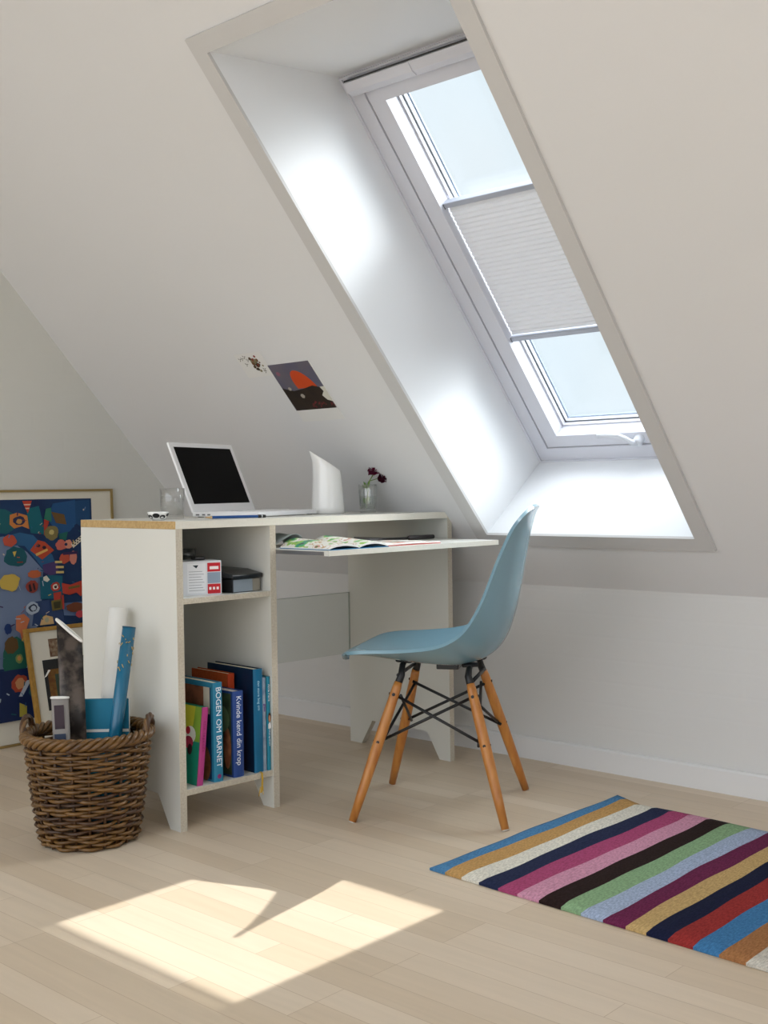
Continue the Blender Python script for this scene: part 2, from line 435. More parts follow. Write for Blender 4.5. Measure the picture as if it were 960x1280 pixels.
k = MB(); k.box((-.452,-1.0085,.09),(-.441,-.7285,.7600), LAM); k.obj('back_panel', desk)
k = MB(); k.box((-.455,-.7075,.300),(-.450,-.0205,.505), GREENGLASS); o = k.obj('glass_back_panel', desk)
k = MB(); k.box((-.455,-.7075,.505),(-.450,-.0205,.5062), C('#a3aba3')); 
k.box((-.455,-.0212,.300),(-.450,-.0204,.505), C('#a3aba3')); k.obj('glass_edge', o)
k = MB(); k.box((-.19,-.704,.683),(.208,-.024,.697), LAM, mx=EDGEP); pb = k.obj('pull_out_board', desk); pb['label'] = 'white pull-out writing board'
k = MB(); k.box((-.42,-.7078,.684),(.19,-.7045,.694), GREYM); k.box((-.02,-.7079,.684),(-.005,-.7044,.695), BLK); k.obj('drawer_runner', pb)
k = MB(); k.box((-.42,-.0238,.684),(.19,-.0206,.694), GREYM); k.obj('drawer_runner', pb)

# ------------------------------------------------------------ laptop
LA = math.radians(18.3)
e1 = Vector((-math.sin(LA), math.cos(LA), 0)); e2 = Vector((math.cos(LA), math.sin(LA), 0))
LM = DESK @ frame((-.32,-.75,.78), e2, e1, (0,0,1))   # local x: towards the user, y: along the hinge
lap = empty('laptop', LM, 'open white laptop with a black screen on the desk top', 'laptop')
LB = mat('laptop_white', '#f0f0f1', .3, .5)
k = MB(); k.box((0,0,.002),(.225,.322,.0155), LB, bevel=.003)
for x in (.015,.21):
    for y in (.02,.3): k.box((x-.006,y-.006,0),(x+.006,y+.006,.0022), DARK)
base = k.obj('laptop_base', lap)
k = MB()
for r in range(5):
    for c_ in range(13):
        k.box((.05+r*.0185,.022+c_*.0215,.0154),(.066+r*.0185,.0405+c_*.0215,.0168), WHITEG)
k.obj('keyboard', base)
k = MB(); k.box((.160,.105,.0153),(.212,.215,.0158), C('#dcdcdc')); k.obj('trackpad', base)
k = MB()
k.box((.012,-.0006,.0055),(.024,.0004,.0095), C('#777777')); k.box((.034,-.0006,.0055),(.044,.0004,.0095), C('#777777')); k.box((.052,-.0006,.0055),(.062,.0004,.0095), C('#777777'))
k.obj('port', base)
tilt = math.radians(23)
LID = Matrix.Translation((.004,0,.014)) @ Matrix.Rotation(-tilt, 4, 'Y')
k = MB(); k.box((-.007,0,0),(0,.322,.222), LB, bevel=.0025)
lid = k.obj('laptop_lid', lap); lid.matrix_local = LID
k = MB(); k.box((0,.018,.026),(.0006,.304,.207), mat('dark_screen', '#060504', .5, .08)); sc_ = k.obj('screen', lid)

# ------------------------------------------------------------ desk-top things
# little bowl with black spots
B0 = dm(-.16,-.972,.7802)
k = MB()
k.lathe([(0,.0015),(.012,.0015),(.020,.009),(.0255,.0205),(.0275,.0225),(.0285,.0215),(.0275,.017),(.023,.007),(.015,0),(0,0)], PORC, 36)
bo = k.obj('small_bowl', M=B0); tag(bo, 'tiny white bowl with black spots at the near end of the desk top', 'bowl')
k = MB()
for a_, z_, r_ in ((-1.55,.0095,.0068),(-.82,.0125,.0078),(-.12,.0090,.0066),(.50,.0140,.0055),(-2.3,.012,.0065),(1.0,.010,.005),(1.9,.012,.005),(2.9,.011,.005)):
    vs = [];n_ = 14
    for q in range(n_):
        t_ = 2*PI*q/n_; zz = z_ + r_*.8*math.sin(t_); R_ = (.015+.008*zz/.007 if zz < .007 else .023+.0045*(zz-.007)/.010) + .0010
        aa = a_ + r_*1.25*math.cos(t_)/R_; vs.append((R_*math.cos(aa), R_*math.sin(aa), zz))
    k.faces(vs, [tuple(range(n_))], BLKP)
k.obj('black_spot', bo)
# tumbler with a thick base
def glass_wall(k, ro, h, rb, t, base, m, seg=40):
    k.lathe([(0,0),(rb,0),(ro,h),(ro-t*.5,h+.0006),(ro-t,h),(rb-t,base),(0,base)], m, seg)
tg = MB(); glass_wall(tg, .034, .083, .031, .002, .010, TUMBLER)
to = tg.obj('tumbler', M=dm(-.27,-.852,.7802)); tag(to, 'clear drinking glass in front of the laptop lid', 'glass')
k = MB(); k.lathe([(0,.0102),(.0287,.0102),(.0312,.062),(0,.062)], clear_glass('still_water', (.985,.985,.985,1), 1.6), 36); wv = k.obj('water', to)
# blue pencil / marker
pa = dm(-.07,-.893,.780); 
v0 = Vector((-.10,-.865,0)); v1 = Vector((-.045,-.705,0)); d_ = (v1-v0)
pm = DESK @ frame((v0.x,v0.y,.7846), d_.normalized(), Vector((0,0,1)).cross(d_.normalized()), (0,0,1))
L_ = d_.length
k = MB(); k.tube([(.018,0,0),(L_-.022,0,0)], .0044, C('#1c4a86',.35), 6, smooth=False); pc = k.obj('pencil', M=pm); tag(pc, 'thick blue pencil with a black end lying before the laptop', 'pencil')
k = MB(); k.tube([(.0,0,0),(.018,0,0)], [.0008,.0042], wood('pencil_tip','#c9a26a','#d8b784'), 10); k.obj('pencil_tip', pc)
k = MB(); k.tube([(L_-.022,0,0),(L_-.012,0,0)], .0046, BLKP, 12); k.tube([(L_-.012,0,0),(L_-.010,0,0)], .0047, WHITEG, 12); k.tube([(L_-.010,0,0),(L_,0,0)], [.0046,.004], BLKP, 12); k.obj('pencil_cap', pc)
# jug: tapered with a slanting mouth and pulled spout; spout points to the laptop side
JM = dm(-.22,-.319,.7802, 0)
jd = Vector((-.62,-.78,0)).normalized()   # spout direction in desk frame: towards image left
def jfn(r, z, a):
    u = math.cos(a - math.atan2(jd.y, jd.x))
    f = z / .155
    zt = z + (max(f,0)**2.2) * (.026*u) + (.010*max(0,u)**10 * f**6)
    rr = r * (1 + .34*max(0,u)**9 * f**9)
    return (rr*math.cos(a), rr*math.sin(a), zt)
k = MB(); prof = [(.0001,0),(.048,0),(.0515,.002),(.0505,.02),(.0480,.06),(.0450,.10),(.0425,.135),(.0415,.155),(.0405,.1563),(.039,.155),(.040,.135),(.0425,.10),(.0455,.06),(.047,.012),(.0001,.008)]
k.lathe(prof, PORC, 64, fn=jfn); bmesh.ops.remove_doubles(k.bm, verts=k.bm.verts, dist=.0003)
jo = k.obj('jug', M=JM); tag(jo, 'tall white porcelain jug with slanted mouth and pointed spout', 'jug')
# glass vase with flower
VM = dm(-.2,-.168,.7802)
k = MB()
def vfn(r, z, a):
    q = 1 + (.035*math.cos(12*a) if .008 < z < .075 and r > .02 else 0)
    return (r*q*math.cos(a), r*q*math.sin(a), z)
k.lathe([(.0001,0),(.024,0),(.026,.006),(.027,.03),(.0285,.07),(.0295,.088),(.0283,.0885),(.0272,.088),(.0265,.07),(.0250,.03),(.0235,.012),(.0001,.012)], clear_glass('cut_glass', (.965,.975,.97,1), 6), 72, fn=vfn)
bmesh.ops.remove_doubles(k.bm, verts=k.bm.verts, dist=.0002)
vo = k.obj('flower_vase', M=VM); tag(vo, 'small cut glass vase near the far end of the desk top', 'vase')
k = MB(); k.lathe([(.0001,.0125),(.0228,.0125),(.0245,.052),(.0001,.052)], clear_glass('vase_water', (.93,.96,.93,1), 1.4), 36, fn=lambda r,z,a:(r*math.cos(a),r*math.sin(a),z)); k.obj('water', vo)
FRM = DESK @ Matrix.Translation((-.2,-.168,.7802))
iv = Vector((.68,.73,0))  # image right, in desk frame
GRN = C('#6f8f3a',.5); GRN2 = C('#56772f',.5); PET = mat('deep_plum_petal', '#7c1a40', .6, .3, noise=(90,'#4d0d28',.5)); PETD = mat('dark_plum_petal', '#4f0f2a', .6, .3, noise=(90,'#320818',.5))
fo = empty('cut_flower', FRM @ Matrix.Translation((0,0,.014)), 'dark plum red carnation with green leaves standing in the glass vase', 'flower')
k = MB(); k.tube([iv*-.006+Vector((0,0,.0)), iv*.0+Vector((0,0,.05)), iv*.006+Vector((0,0,.085)), iv*.023+Vector((0,0,.114))], [.0017]*4, GRN, 8); 
k.tube([iv*.006+Vector((0,0,.085)), iv*.030+Vector((0,0,.092)), iv*.043+Vector((0,0,.097))], .0012, GRN, 6); st = k.obj('stem', fo)
def leaf(k, p, d, w, m):
    p = Vector(p); d = Vector(d); sd = d.cross(Vector((.66,-.75,.1))).normalized()*w; up = Vector((.4,-.4,.2)).normalized()*w*.3
    vs = [p, p+d*.35+sd, p+d*.35+up, p+d*.35-sd, p+d*.7+sd*.8, p+d*.7+up, p+d*.7-sd*.8, p+d]
    k.faces(vs, ((0,1,2),(0,2,3),(1,4,5,2),(2,5,6,3),(4,7,5),(5,7,6)), m, True)
for q in (((0,0,.062), iv*-.014+Vector((0,0,.022)), .004, GRN2), ((0,0,.06), iv*-.019+Vector((0,0,.012)), .0035, GRN2), ((0,0,.066), iv*.004+Vector((0,0,.020)), .003, GRN),
          ((-.004,0,.012), iv*-.012+Vector((0,0,.022)), .007, GRN), ((-.002,0,.010), iv*.008+Vector((0,0,.024)), .006, GRN2), ((0,.002,.014), iv*-.002+Vector((0,0,.026)), .006, C('#8fae4b'))):
    k = MB(); leaf(k, *q); k.obj('leaf', fo)
def blossom(c_, axis, R, m, n):
    """dense ball of ruffled petals round an axis"""
    k = MB(); ax = Vector(axis).normalized(); a = ax.orthogonal().normalized(); b = ax.cross(a); c_ = Vector(c_)
    for ring in range(6):
        up_ = -.25 + .32*ring; nn = max(4, n - ring)
        for i in range(nn):
            t_ = 2*PI*(i+ring*.5)/nn + random.uniform(-.2,.2); out = (a*math.cos(t_)+b*math.sin(t_)); sd = ax.cross(out)
            dr = out*math.cos(up_) + ax*math.sin(up_); rr = R*random.uniform(.85,1.08); w = rr*.46
            nrm = dr.cross(sd)
            tip = c_ + dr*rr; mid = c_ + dr*rr*.6 - nrm*.0012
            vs = [c_, mid+sd*w*.7, mid, mid-sd*w*.7, tip+sd*w+nrm*random.uniform(-.002,.002), tip+dr*.001+nrm*.0022, tip-sd*w+nrm*random.uniform(-.002,.002)]
            k.faces(vs, ((0,1,2),(0,2,3),(1,4,5,2),(2,5,6,3)), m, True)
    return k
blossom(iv*.024+Vector((0,0,.117)), iv*-.25+Vector((.2,-.25,.8)), .0225, PET, 9).obj('blossom', fo)
blossom(iv*.047+Vector((0,0,.099)), iv*.7+Vector((.3,-.4,-.2)), .0190, PETD, 9).obj('blossom', fo)

# ------------------------------------------------------------ upper shelf things
# white medicine-style box with red panels
ba = math.radians(-40)
def shelf_box():
    M_ = dm(-.052,-.928,.5852, math.radians(-18))
    w, d, h = .130, .085, .088
    r_ = empty('printed_box', M_, 'white printed cardboard box with red panels on the upper shelf', 'box')
    k = MB(); k.box((-d,-w/2,0),(0,w/2,h), C('#d7dadf'), bevel=.001); b_ = k.obj('carton', r_)
    k = MB()
    RD = C('#c01f2a'); 
    y1 = w/2
    k.box((0,y1-.038,.060),(.0004,y1-.003,.083), RD); k.box((0,y1-.038,.003),(.0004,y1-.003,.028), RD)
    k.box((0,y1-.038,.030),(.0004,y1-.003,.058), C('#8c9cae')); k.box((0,-w/2+.001,.003),(.0004,-w/2+.012,.020), RD)
    k.box((0,y1-.092,.006),(.0003,y1-.042,.082), C('#e4e6ea'))
    k.box((-.0,y1-.032,.066),(.0006,y1-.008,.074), C('#f0e8e8'))
    for i in range(3): k.box((0,y1-.034+i*.010,.013),(.0006,y1-.028+i*.010,.020), C('#f0e8e8'))
    k.box((-d*.6,-.01,h),(-.02,y1-.01,h+.0003), C('#cfd3da')); k.obj('printed_panel', r_)
    k = MB()
    for i in range(8): k.box((.0003,y1-.088,.012+i*.007),(.0006,y1-.046-(i*37%11)*.001,.0132+i*.007), C('#8e939c'))
    k.faces([(.0006,y1-.078,.078),(.0006,y1-.062,.078),(.0006,y1-.068,.070)], [(0,1,2)], C('#22303a'))
    k.obj('small_print', r_)
    return r_
shelf_box()
k = MB(); k.box((-.0,0,0),(.034,.028,.010), BLKP, bevel=.003); 
bb = k.obj('black_clip', M=dm(-.112,-.905,.5855+.0885,-.3)); tag(bb, 'small black clip lying on top of the printed box', 'clip')
k = MB(); k.lathe([(0,0),(.026,0),(.028,.004),(.028,.085),(.026,.088),(.026,.088)], mat('smoked_glass_jar','#6d6f68',.2,.6,noise=(40,'#26282a',.5)), 28); 
k.lathe([(0,.088),(.029,.088),(.030,.092),(.029,.110),(0,.111)], mat('jar_lid','#8d8f8a',.3,.5,metal=.5,noise=(60,'#2d2e30',.4)), 28)
jb = k.obj('storage_jar', M=dm(-.262,-.818,.5852)); tag(jb, 'dark smoky jar at the back of the upper shelf behind the printed box', 'jar')
# black lidded box with silver side label
M_ = dm(-.03,-.7835,.5852, math.radians(3)); r_ = empty('archive_box', M_, 'black lidded box with silver label beside the printed box', 'box')
k = MB(); k.box((-.19,-.052,0),(0,.045,.036), BLKP, bevel=.001); k.obj('box_body', r_)
k = MB()
k.prism([(-.198,.0365),(.008,.0365),(.008,.048),(-.05,.058),(-.198,.0615)], 1, -.058, .050, BLKP); ld = k.obj('box_lid', r_)
bv = ld.modifiers.new('b','BEVEL'); bv.width=.003; bv.segments=2
k = MB(); k.box((.0,-.048,.002),(.0006,.018,.034), mat('silver_label','#9aa3ac',.35,.5,metal=.3)); k.box((.0,.0182,.002),(.0005,.044,.034), C('#8d887c')); k.obj('silver_label', r_)

# ------------------------------------------------------------ books on the lower shelf
ZB = .1032
def book(name, y0, y1, h, depth, xf, cover, spine, label, lean=0, pages_top=PAGES, roundsp=.003):
    """spine faces +x, thickness along y; lean: top moved towards +y (radians)"""
    t = y1-y0
    M_ = dm(xf, y0 if lean == 0 else y0, ZB) @ Matrix.Rotation(-lean, 4, 'X')
    r_ = empty(name, M_, label, 'book', 'books on the lower shelf')
    c_ = .0022
    k = MB(); k.box((-depth,0,0),(-.003,c_,h), cover); k.box((-depth,t-c_,0),(-.003,t,h), cover); k.obj('cover', r_)
    k = MB(); k.prism([(-.004,0),(-.001,0),(roundsp*.4,t*.2),(roundsp*.6,t*.5),(roundsp*.4,t*.8),(-.001,t),(-.004,t)], 2, 0, h, spine); k.obj('spine', r_)
    k = MB(); k.box((-depth+.004,c_,.003),(-.005,t-c_,h-.003), pages_top); k.obj('pages', r_)
    return r_, t, h
def spine_text(r_, body, size, m, t, z0, x=.0022, up=False, sx=1):
    # runs down the spine: text x axis = -z, text y axis = +y
    Mx = frame((x, t*.5, z0), (0,0,-1), (0,1,0), (1,0,0))
    return text('spine_title', body, size, m, r_, Mx, sx=sx)
WH = C('#e4e8ee'); 
# 1 green picture book with pink spine, leaning
GCOV = mat('lime_to_teal_cover','#17856c',.35,.4)
r_, t, h = book('book', -.968, -.950, .200, .135, -.012, GCOV, C('#a83a78',.4), 'green children\'s picture book with pink spine leaning at the left end', lean=.105)
# cover art on the camera-side cover
k = MB()
k.faces([(-.12,-.0004,.11),(-.004,-.0004,.11),(-.004,-.0004,.199),(-.12,-.0004,.199)], [(0,1,2,3)], C('#84a53a'))
k.faces([(-.07,-.0006,.12),(-.035,-.0006,.15),(-.03,-.0006,.199),(-.08,-.0006,.199)], [(0,1,2,3)], C('#c9c43a'))
def disc(k, c_, rx, rz, m, y, n=16, a0=0):
    k.faces([(c_[0]+rx*math.cos(2*PI*i/n), y, c_[1]+rz*math.sin(2*PI*i/n)) for i in range(n)], [tuple(range(n))], m)
disc(k, (-.045,.125), .024,.022, C('#e8e6e0'), -.0008); disc(k, (-.05,.105), .020,.016, C('#b03050'), -.001); disc(k, (-.042,.088), .010,.014, C('#3a1c20'), -.0012); disc(k, (-.055,.135), .010,.010, C('#c03040'), -.0014)
k.obj('cover_picture', r_)
spine_text(r_, 'a l l e   l e g e n d e', .010, C('#8a2560'), t, .165, .0026)
# 2 blue book, title down the spine
r_, t, h = book('book', -.916, -.887, .257, .165, -.010, C('#2a7898',.35), C('#297a9a',.35), 'light blue hardback with large white serif title and a brown photo on its cover')
k = MB(); 
k.box((-.162,-.0008,.006),(-.010,-.0001,.244), C('#16324f',.35))
k.box((-.162,-.0012,.180),(-.040,-.0006,.244), mat('brown_photo','#4b2a1e',.4,.3,noise=(30,'#8a5236',.5)))
k.box((-.040,-.0012,.175),(-.014,-.0006,.244), C('#b9b2a4'))
disc(k, (-.035,.045), .022,.045, mat('photo_skin_blue_cover','#a0623f',.5,.3,noise=(40,'#5c3020',.5)), -.0014)
k.obj('cover_picture', r_)
spine_text(r_, 'BOGEN OM BARNET', .0225, WH, t, .246, .0022)
k = MB(); disc(k, (0,0), .006,.006, C('#8a2f6a'), 0); o = k.obj('publisher_dot', r_); o.matrix_local = Matrix.Translation((.0022,t*.5,.014)) @ Matrix.Rotation(PI/2,4,'Z')
# 3 blue softback with title
r_, t, h = book('book', -.853, -.819, .226, .150, -.010, C('#233d78',.35), C('#2a4685',.35), 'royal blue softback with white lettering beside the light blue hardback', pages_top=C('#d8d3c8'))
k = MB(); k.box((-.149,-.0008,.006),(-.008,-.0001,.220), mat('dark_cover_photo','#1a1414',.4,.3,noise=(22,'#4a5a38',.5)))
disc(k, (-.025,.075), .016,.055, mat('photo_skin_dark_cover','#b0704a',.5,.3,noise=(40,'#6a3a25',.5)), -.0012); disc(k, (-.045,.15), .03,.035, C('#5b6b49'), -.0012)
k.obj('cover_picture', r_)
spine_text(r_, 'Kvinde kend din krop', .0225, WH, t, .214, .0022, sx=.93)
# 4 orange book, pushed back beyond it
r_, t, h = book('book', -.8185, -.7965, .262, .165, -.075, mat('orange_cloth','#a4461c',.6,.2,noise=(150,'#b65424',.4)), mat('orange_cloth_spine','#a83c1a',.6,.2), 'rust orange clothbound book pushed back between the blue books')
# 5 tall navy book with teal spine, yellow ribbon
r_, t, h = book('book', -.783, -.7535, .276, .205, -.010, C('#0d2742',.3), C('#14658c',.35), 'tall navy hardback with teal spine, the tallest book on the shelf')
spine_text(r_, 'den store bog om', .011, C('#a8cfe0'), t, .245, .0022)
k = MB(); YR = C('#c9a43a')
pts = [(-.004,t*.5,.003),(.0105,t*.5,-.0005),(.0125,t*.5,-.016),(.013,t*.5-.002,-.035),(.013,t*.5-.006,-.052)]
for a, b in zip(pts, pts[1:]):
    k.faces([Vector(a)+Vector((0,-.003,0)),Vector(a)+Vector((0,.003,0)),Vector(b)+Vector((0,.003,0)),Vector(b)+Vector((0,-.003,0))], [(0,1,2,3)], YR)
k.tube([(.0132,t*.5-.008,-.036),(.0132,t*.5-.014,-.060)], .0012, YR, 6); k.tube([(.0132,t*.5,-.036),(.0132,t*.5+.001,-.058)], .0012, YR, 6)
o = k.obj('ribbon_bookmark', r_); o['label'] = 'yellow ribbon'
# 6 thin grey-blue booklet
r_, t, h = book('book', -.7530, -.7405, .250, .17, -.012, C('#8fa2b6',.4), mat('mottled_blue_grey','#a7b4c2',.4,.3,noise=(40,'#5f7690',.6)), 'thin pale grey-blue paperback beside the tall navy hardback')
spine_text(r_, 'grete', .010, C('#6b3a86'), t, .18, .0024)
# 7 teal book with portrait on the spine
r_, t, h = book('book', -.7400, -.7292+.0, .252, .17, -.008, C('#1f7f96',.35), C('#22829a',.35), 'slim teal paperback with a small portrait on its spine at the right end')
spine_text(r_, 'Anna Maria', .010, WH, t, .232, .0023)
spine_text(r_, 'sundhed og velvaere', .006, WH, t, .115, .0023)
k = MB(); q = .0026
def ysd(k, y, z, ry, rz, m, x):
    n = 14; k.faces([(x, y+ry*math.cos(2*PI*i/n), z+rz*math.sin(2*PI*i/n)) for i in range(n)], [tuple(range(n))], m)
ysd(k, t*.5,.142,.005,.013, C('#2a1a14'), q); ysd(k, t*.5,.139,.0038,.0095, C('#c08a68'), q+.0002)
k.faces([(q+.0001,.0008,.112),(q+.0001,t-.0008,.112),(q+.0001,t-.0008,.124),(q+.0001,t*.5,.130),(q+.0001,.0008,.124)], [(0,1,2,3,4)], C('#e8e8e8')); k.obj('portrait', r_)

# ------------------------------------------------------------ magazines on the pull-out board
ZP = .6972
def mag(name, x0, x1, y0, y1, rz, label, fn, top, under, thick=.004, ny=18, nx=8, z0=0):
    """open magazine / brochure lying flat; fn(v)->height across y; top: list of blob colours"""
    cx_, cy_ = (x0+x1)/2, (y0+y1)/2; w, l = (x1-x0), (y1-y0)
    M_ = dm(cx_, cy_, ZP+z0, rz); r_ = empty(name, M_, label, 'magazine')
    k = MB(); k.box((-w/2,-l/2,0),(w/2,l/2,.0018), under); k.obj('magazine_cover', r_)
    k = MB(); G = []
    for i in range(nx+1):
        G.append([(k.bm.verts.new((-w/2+.002+(w-.004)*i/nx, -l/2+.002+(l-.004)*j/ny, .0019+thick+fn(j/ny, i/nx))), k.bm.verts.new((-w/2+.002+(w-.004)*i/nx, -l/2+.002+(l-.004)*j/ny, .0019+fn(j/ny,i/nx)*.7))) for j in range(ny+1)])
    mi = k.mi(PAPER); tm = [k.mi(m) for m in top[0]]; pat = top[1]
    for i in range(nx):
        for j in range(ny):
            f = k.bm.faces.new([G[i][j][0],G[i+1][j][0],G[i+1][j+1][0],G[i][j+1][0]]); f.smooth = True; f.material_index = tm[pat(i,j)]
            f = k.bm.faces.new([G[i][j][1],G[i+1][j][1],G[i+1][j+1][1],G[i][j+1][1]]); f.material_index = mi
    for i in range(nx):
        for j in (0, ny):
            f = k.bm.faces.new([G[i][j][0],G[i+1][j][0],G[i+1][j][1],G[i][j][1]]); f.material_index = mi
    for j in range(ny):
        for i in (0, nx):
            f = k.bm.faces.new([G[i][j][0],G[i][j+1][0],G[i][j+1][1],G[i][j][1]]); f.material_index = mi
    k.obj('open_pages', r_); return r_
cols = [PAPER, C('#4fae6e'), C('#9cc45a'), C('#c9a878'), C('#2e8f78'), C('#c98f7c'), C('#3d3423')]
def page_print(name, stops, sc=26):
    m = bpy.data.materials.new(name); m.use_nodes = True; nt = m.node_tree; b = nt.nodes['Principled BSDF']; b.inputs['Roughness'].default_value = .35
    tc = nt.nodes.new('ShaderNodeTexCoord'); nz = nt.nodes.new('ShaderNodeTexNoise'); nz.inputs['Scale'].default_value = sc; nz.inputs['Detail'].default_value = 1.5
    r = nt.nodes.new('ShaderNodeValToRGB'); cr = r.color_ramp; cr.interpolation = 'CONSTANT'
    for i, (p, c_) in enumerate(stops):
        e = cr.elements[i] if i < 2 else cr.elements.new(p)
        e.position = p; e.color = lin(c_)
    nt.links.new(tc.outputs['Object'], nz.inputs['Vector']); nt.links.new(nz.outputs['Fac'], r.inputs['Fac']); nt.links.new(r.outputs['Color'], b.inputs['Base Color'])
    return m
cols = [page_print('green_garden_print', [(0,'#3d3423'),(.30,'#2e8f78'),(.36,'#4fae6e'),(.42,'#9cc45a'),(.46,'#e8e6de'),(.58,'#c9a878'),(.61,'#ecebe6'),(.68,'#c98f7c'),(.74,'#57783c')])]
hump = lambda v, u: .022*math.sin(PI*min(1,v/.5))**.8*(.5+.5*(1-u)) if v < .5 else .025*math.sin(PI*(v-.5)/.5)**.8*(.5+.5*(1-u))
mag('open_magazine', .0, .200, -.695, -.478, 0, 'open colourful magazine with green and white pages and blue cover on the pull-out board', hump, (cols, lambda i, j: 0), C('#1f6f9e'), .003, 20, 10)
k = MB()
n_ = 20; G = [[k.bm.verts.new((-.11+.10*i/6+.02*math.sin(j/n_*3), .13*j/n_, .001+.034*math.sin(PI*j/n_)**1.2+.0015*math.sin(i*1.3+j*.5))) for j in range(n_+1)] for i in range(7)]
mi = k.mi(C('#9fa7a6'))
for i in range(6):
    for j in range(n_):
        f = k.bm.faces.new([G[i][j],G[i+1][j],G[i+1][j+1],G[i][j+1]]); f.material_index = mi; f.smooth = True
o = k.obj('crumpled_paper', M=dm(-.03,-.69,ZP+.0)); tag(o, 'grey crumpled paper sheet behind the open magazine on the pull-out board', 'paper')
md = o.modifiers.new('s','SOLIDIFY'); md.thickness = .0012; md.offset = 1
cols2 = [page_print('red_dark_print', [(0,'#3c2a2c'),(.38,'#8a5c3c'),(.43,'#ecebe6'),(.60,'#c9b48c'),(.64,'#c96a5c'),(.72,'#ecebe6')], 18)]
mag('magazine', .02, .185, -.470, -.255, -.03, 'closed pale magazine with red and dark print beside the open one', lambda v,u: .002*math.sin(PI*v), (cols2, lambda i, j: 0), C('#c4574c'), .004, 15, 8)
# black pen with thick end
a = Vector((-.02,-.47,0)); b = Vector((.00,-.085,0)); d_ = b-a; L_ = d_.length
k = MB(); k.tube([(0,0,.010),(L_*.72,0,.007)], [.002,.0045], BLKP, 10); k.tube([(L_*.72,0,.0075),(L_*.74,0,.008),(L_,0,.0085)], [.0045,.0075,.0065], C('#3a3636'), 12)
o = k.obj('brush', M=DESK @ frame((a.x,a.y,ZP), d_.normalized(), Vector((0,0,1)).cross(d_.normalized()), (0,0,1))); tag(o, 'long black brush with thick grey end lying at the back of the pull-out board', 'brush')

# ------------------------------------------------------------ chair
F = Vector((-.872,-.489,0)); SD = Vector((.489,-.872,0)); CC = Vector((.023,-.5955,0))
CH = frame(CC, F, -SD, (0,0,1))      # local x forward, y away from the camera
chair = empty('shell_chair', CH, 'light blue moulded shell chair on splayed wooden legs with black wire bracing', 'chair')
SHELL = mat('sky_blue_shell', '#7599a8', .24, .6, coat=.2)
# stations: centre (s,z), edge (s,z), half width
ST = [((.262,.400),(.222,.414),.135), ((.256,.412),(.222,.426),.172), ((.235,.419),(.205,.434),.200), ((.180,.417),(.160,.440),.217), ((.10,.403),(.075,.444),.226), ((.02,.392),(-.02,.455),.230), ((-.06,.390),(-.078,.481),.230),
      ((-.125,.412),(-.112,.518),.226), ((-.168,.455),(-.140,.570),.216), ((-.195,.530),(-.160,.622),.204), ((-.210,.605),(-.177,.668),.194), ((-.222,.675),(-.196,.712),.185), ((-.234,.735),(-.214,.750),.170), ((-.246,.782),(-.236,.782),.135), ((-.258,.806),(-.255,.803),.075)]
sec = catmull([(*a,*b,w) for a,b,w in ST], 4); nv = 24
k = MB(); G = []
for (cs_, cz_, es_, ez_, w) in sec:
    row = []
    for j in range(nv+1):
        v = -1 + 2*j/nv; e = abs(v)**2.3
        row.append(k.bm.verts.new((cs_+(es_-cs_)*e, v*w*(1-.04*abs(v)**4), cz_+(ez_-cz_)*e)))
    G.append(row)
mi = k.mi(SHELL)
for A_, B_ in zip(G, G[1:]):
    for j in range(nv):
        f = k.bm.faces.new((A_[j],A_[j+1],B_[j+1],B_[j])); f.material_index = mi; f.smooth = True
sh = k.obj('seat_shell', chair)
md = sh.modifiers.new('s','SOLIDIFY'); md.thickness = .009; md.offset = 0
md = sh.modifiers.new('b','BEVEL'); md.width = .0025; md.segments = 2; md.limit_method = 'ANGLE'
md = sh.modifiers.new('u','SUBSURF'); md.levels = 1; md.render_levels = 1
LEGW = wood('warm_maple_leg', '#a8682c', '#bd7f3c', .35, (60,60,5))
legs = []
for sx in (1,-1):
    for sy in (-1,1):
        top = Vector((sx*.088, sy*.105, .372)); bot = Vector((sx*.197, sy*.198, .0))
        bot.x = {(1,-1):.203,(-1,-1):-.192,(1,1):.188,(-1,1):-.199}[(sx,sy)]
        legs.append((sx,sy,top,bot)); d_ = bot-top
        k = MB(); k.tube([top+d_*t_ for t_ in (.06,.10,.3,.55,.8,.992)], [.0105,.0120,.0140,.0142,.0125,.0100], LEGW, 20); lg = k.obj('leg', chair)
        k = MB(); k.tube([bot-d_*.010, bot], [.0099,.0093], C('#c8c2b8'), 16); k.obj('foot_glide', lg)
        # bolts
        for t_ in (.14,.46):
            p = top+d_*t_
            k = MB(); k.tube([p+Vector((0,sy*.008,0)), p+Vector((0,sy*.0148,0))], .0042, BLK, 12); k.obj('bolt', lg)
            k = MB(); k.tube([p+Vector((sx*.008,0,0)), p+Vector((sx*.0148,0,0))], .0038, BLK, 12); k.obj('bolt', lg)
        # bracket from the shell to the leg
        k = MB(); zt = .392 if sx < 0 else .400
        k.tube([Vector((sx*.088+.0, sy*.070, zt-.004)), Vector((sx*.088, sy*.092, zt-.008)), top+Vector((0,0,-.004)), top+d_*.11], [.007,.008,.0095,.0108], BLK, 12); 
        k.tube([Vector((sx*.105, sy*.062, zt)), Vector((sx*.070, sy*.078, zt))], [.014,.014], BLK, 12, flat=.4)
        k.obj('leg_bracket', chair)
L4 = {(a,b):(t,o) for a,b,t,o in legs}
def lp(kk, t_): t, o = L4[kk]; return t+(o-t)*t_
ring = [(1,-1),(-1,-1),(-1,1),(1,1)]
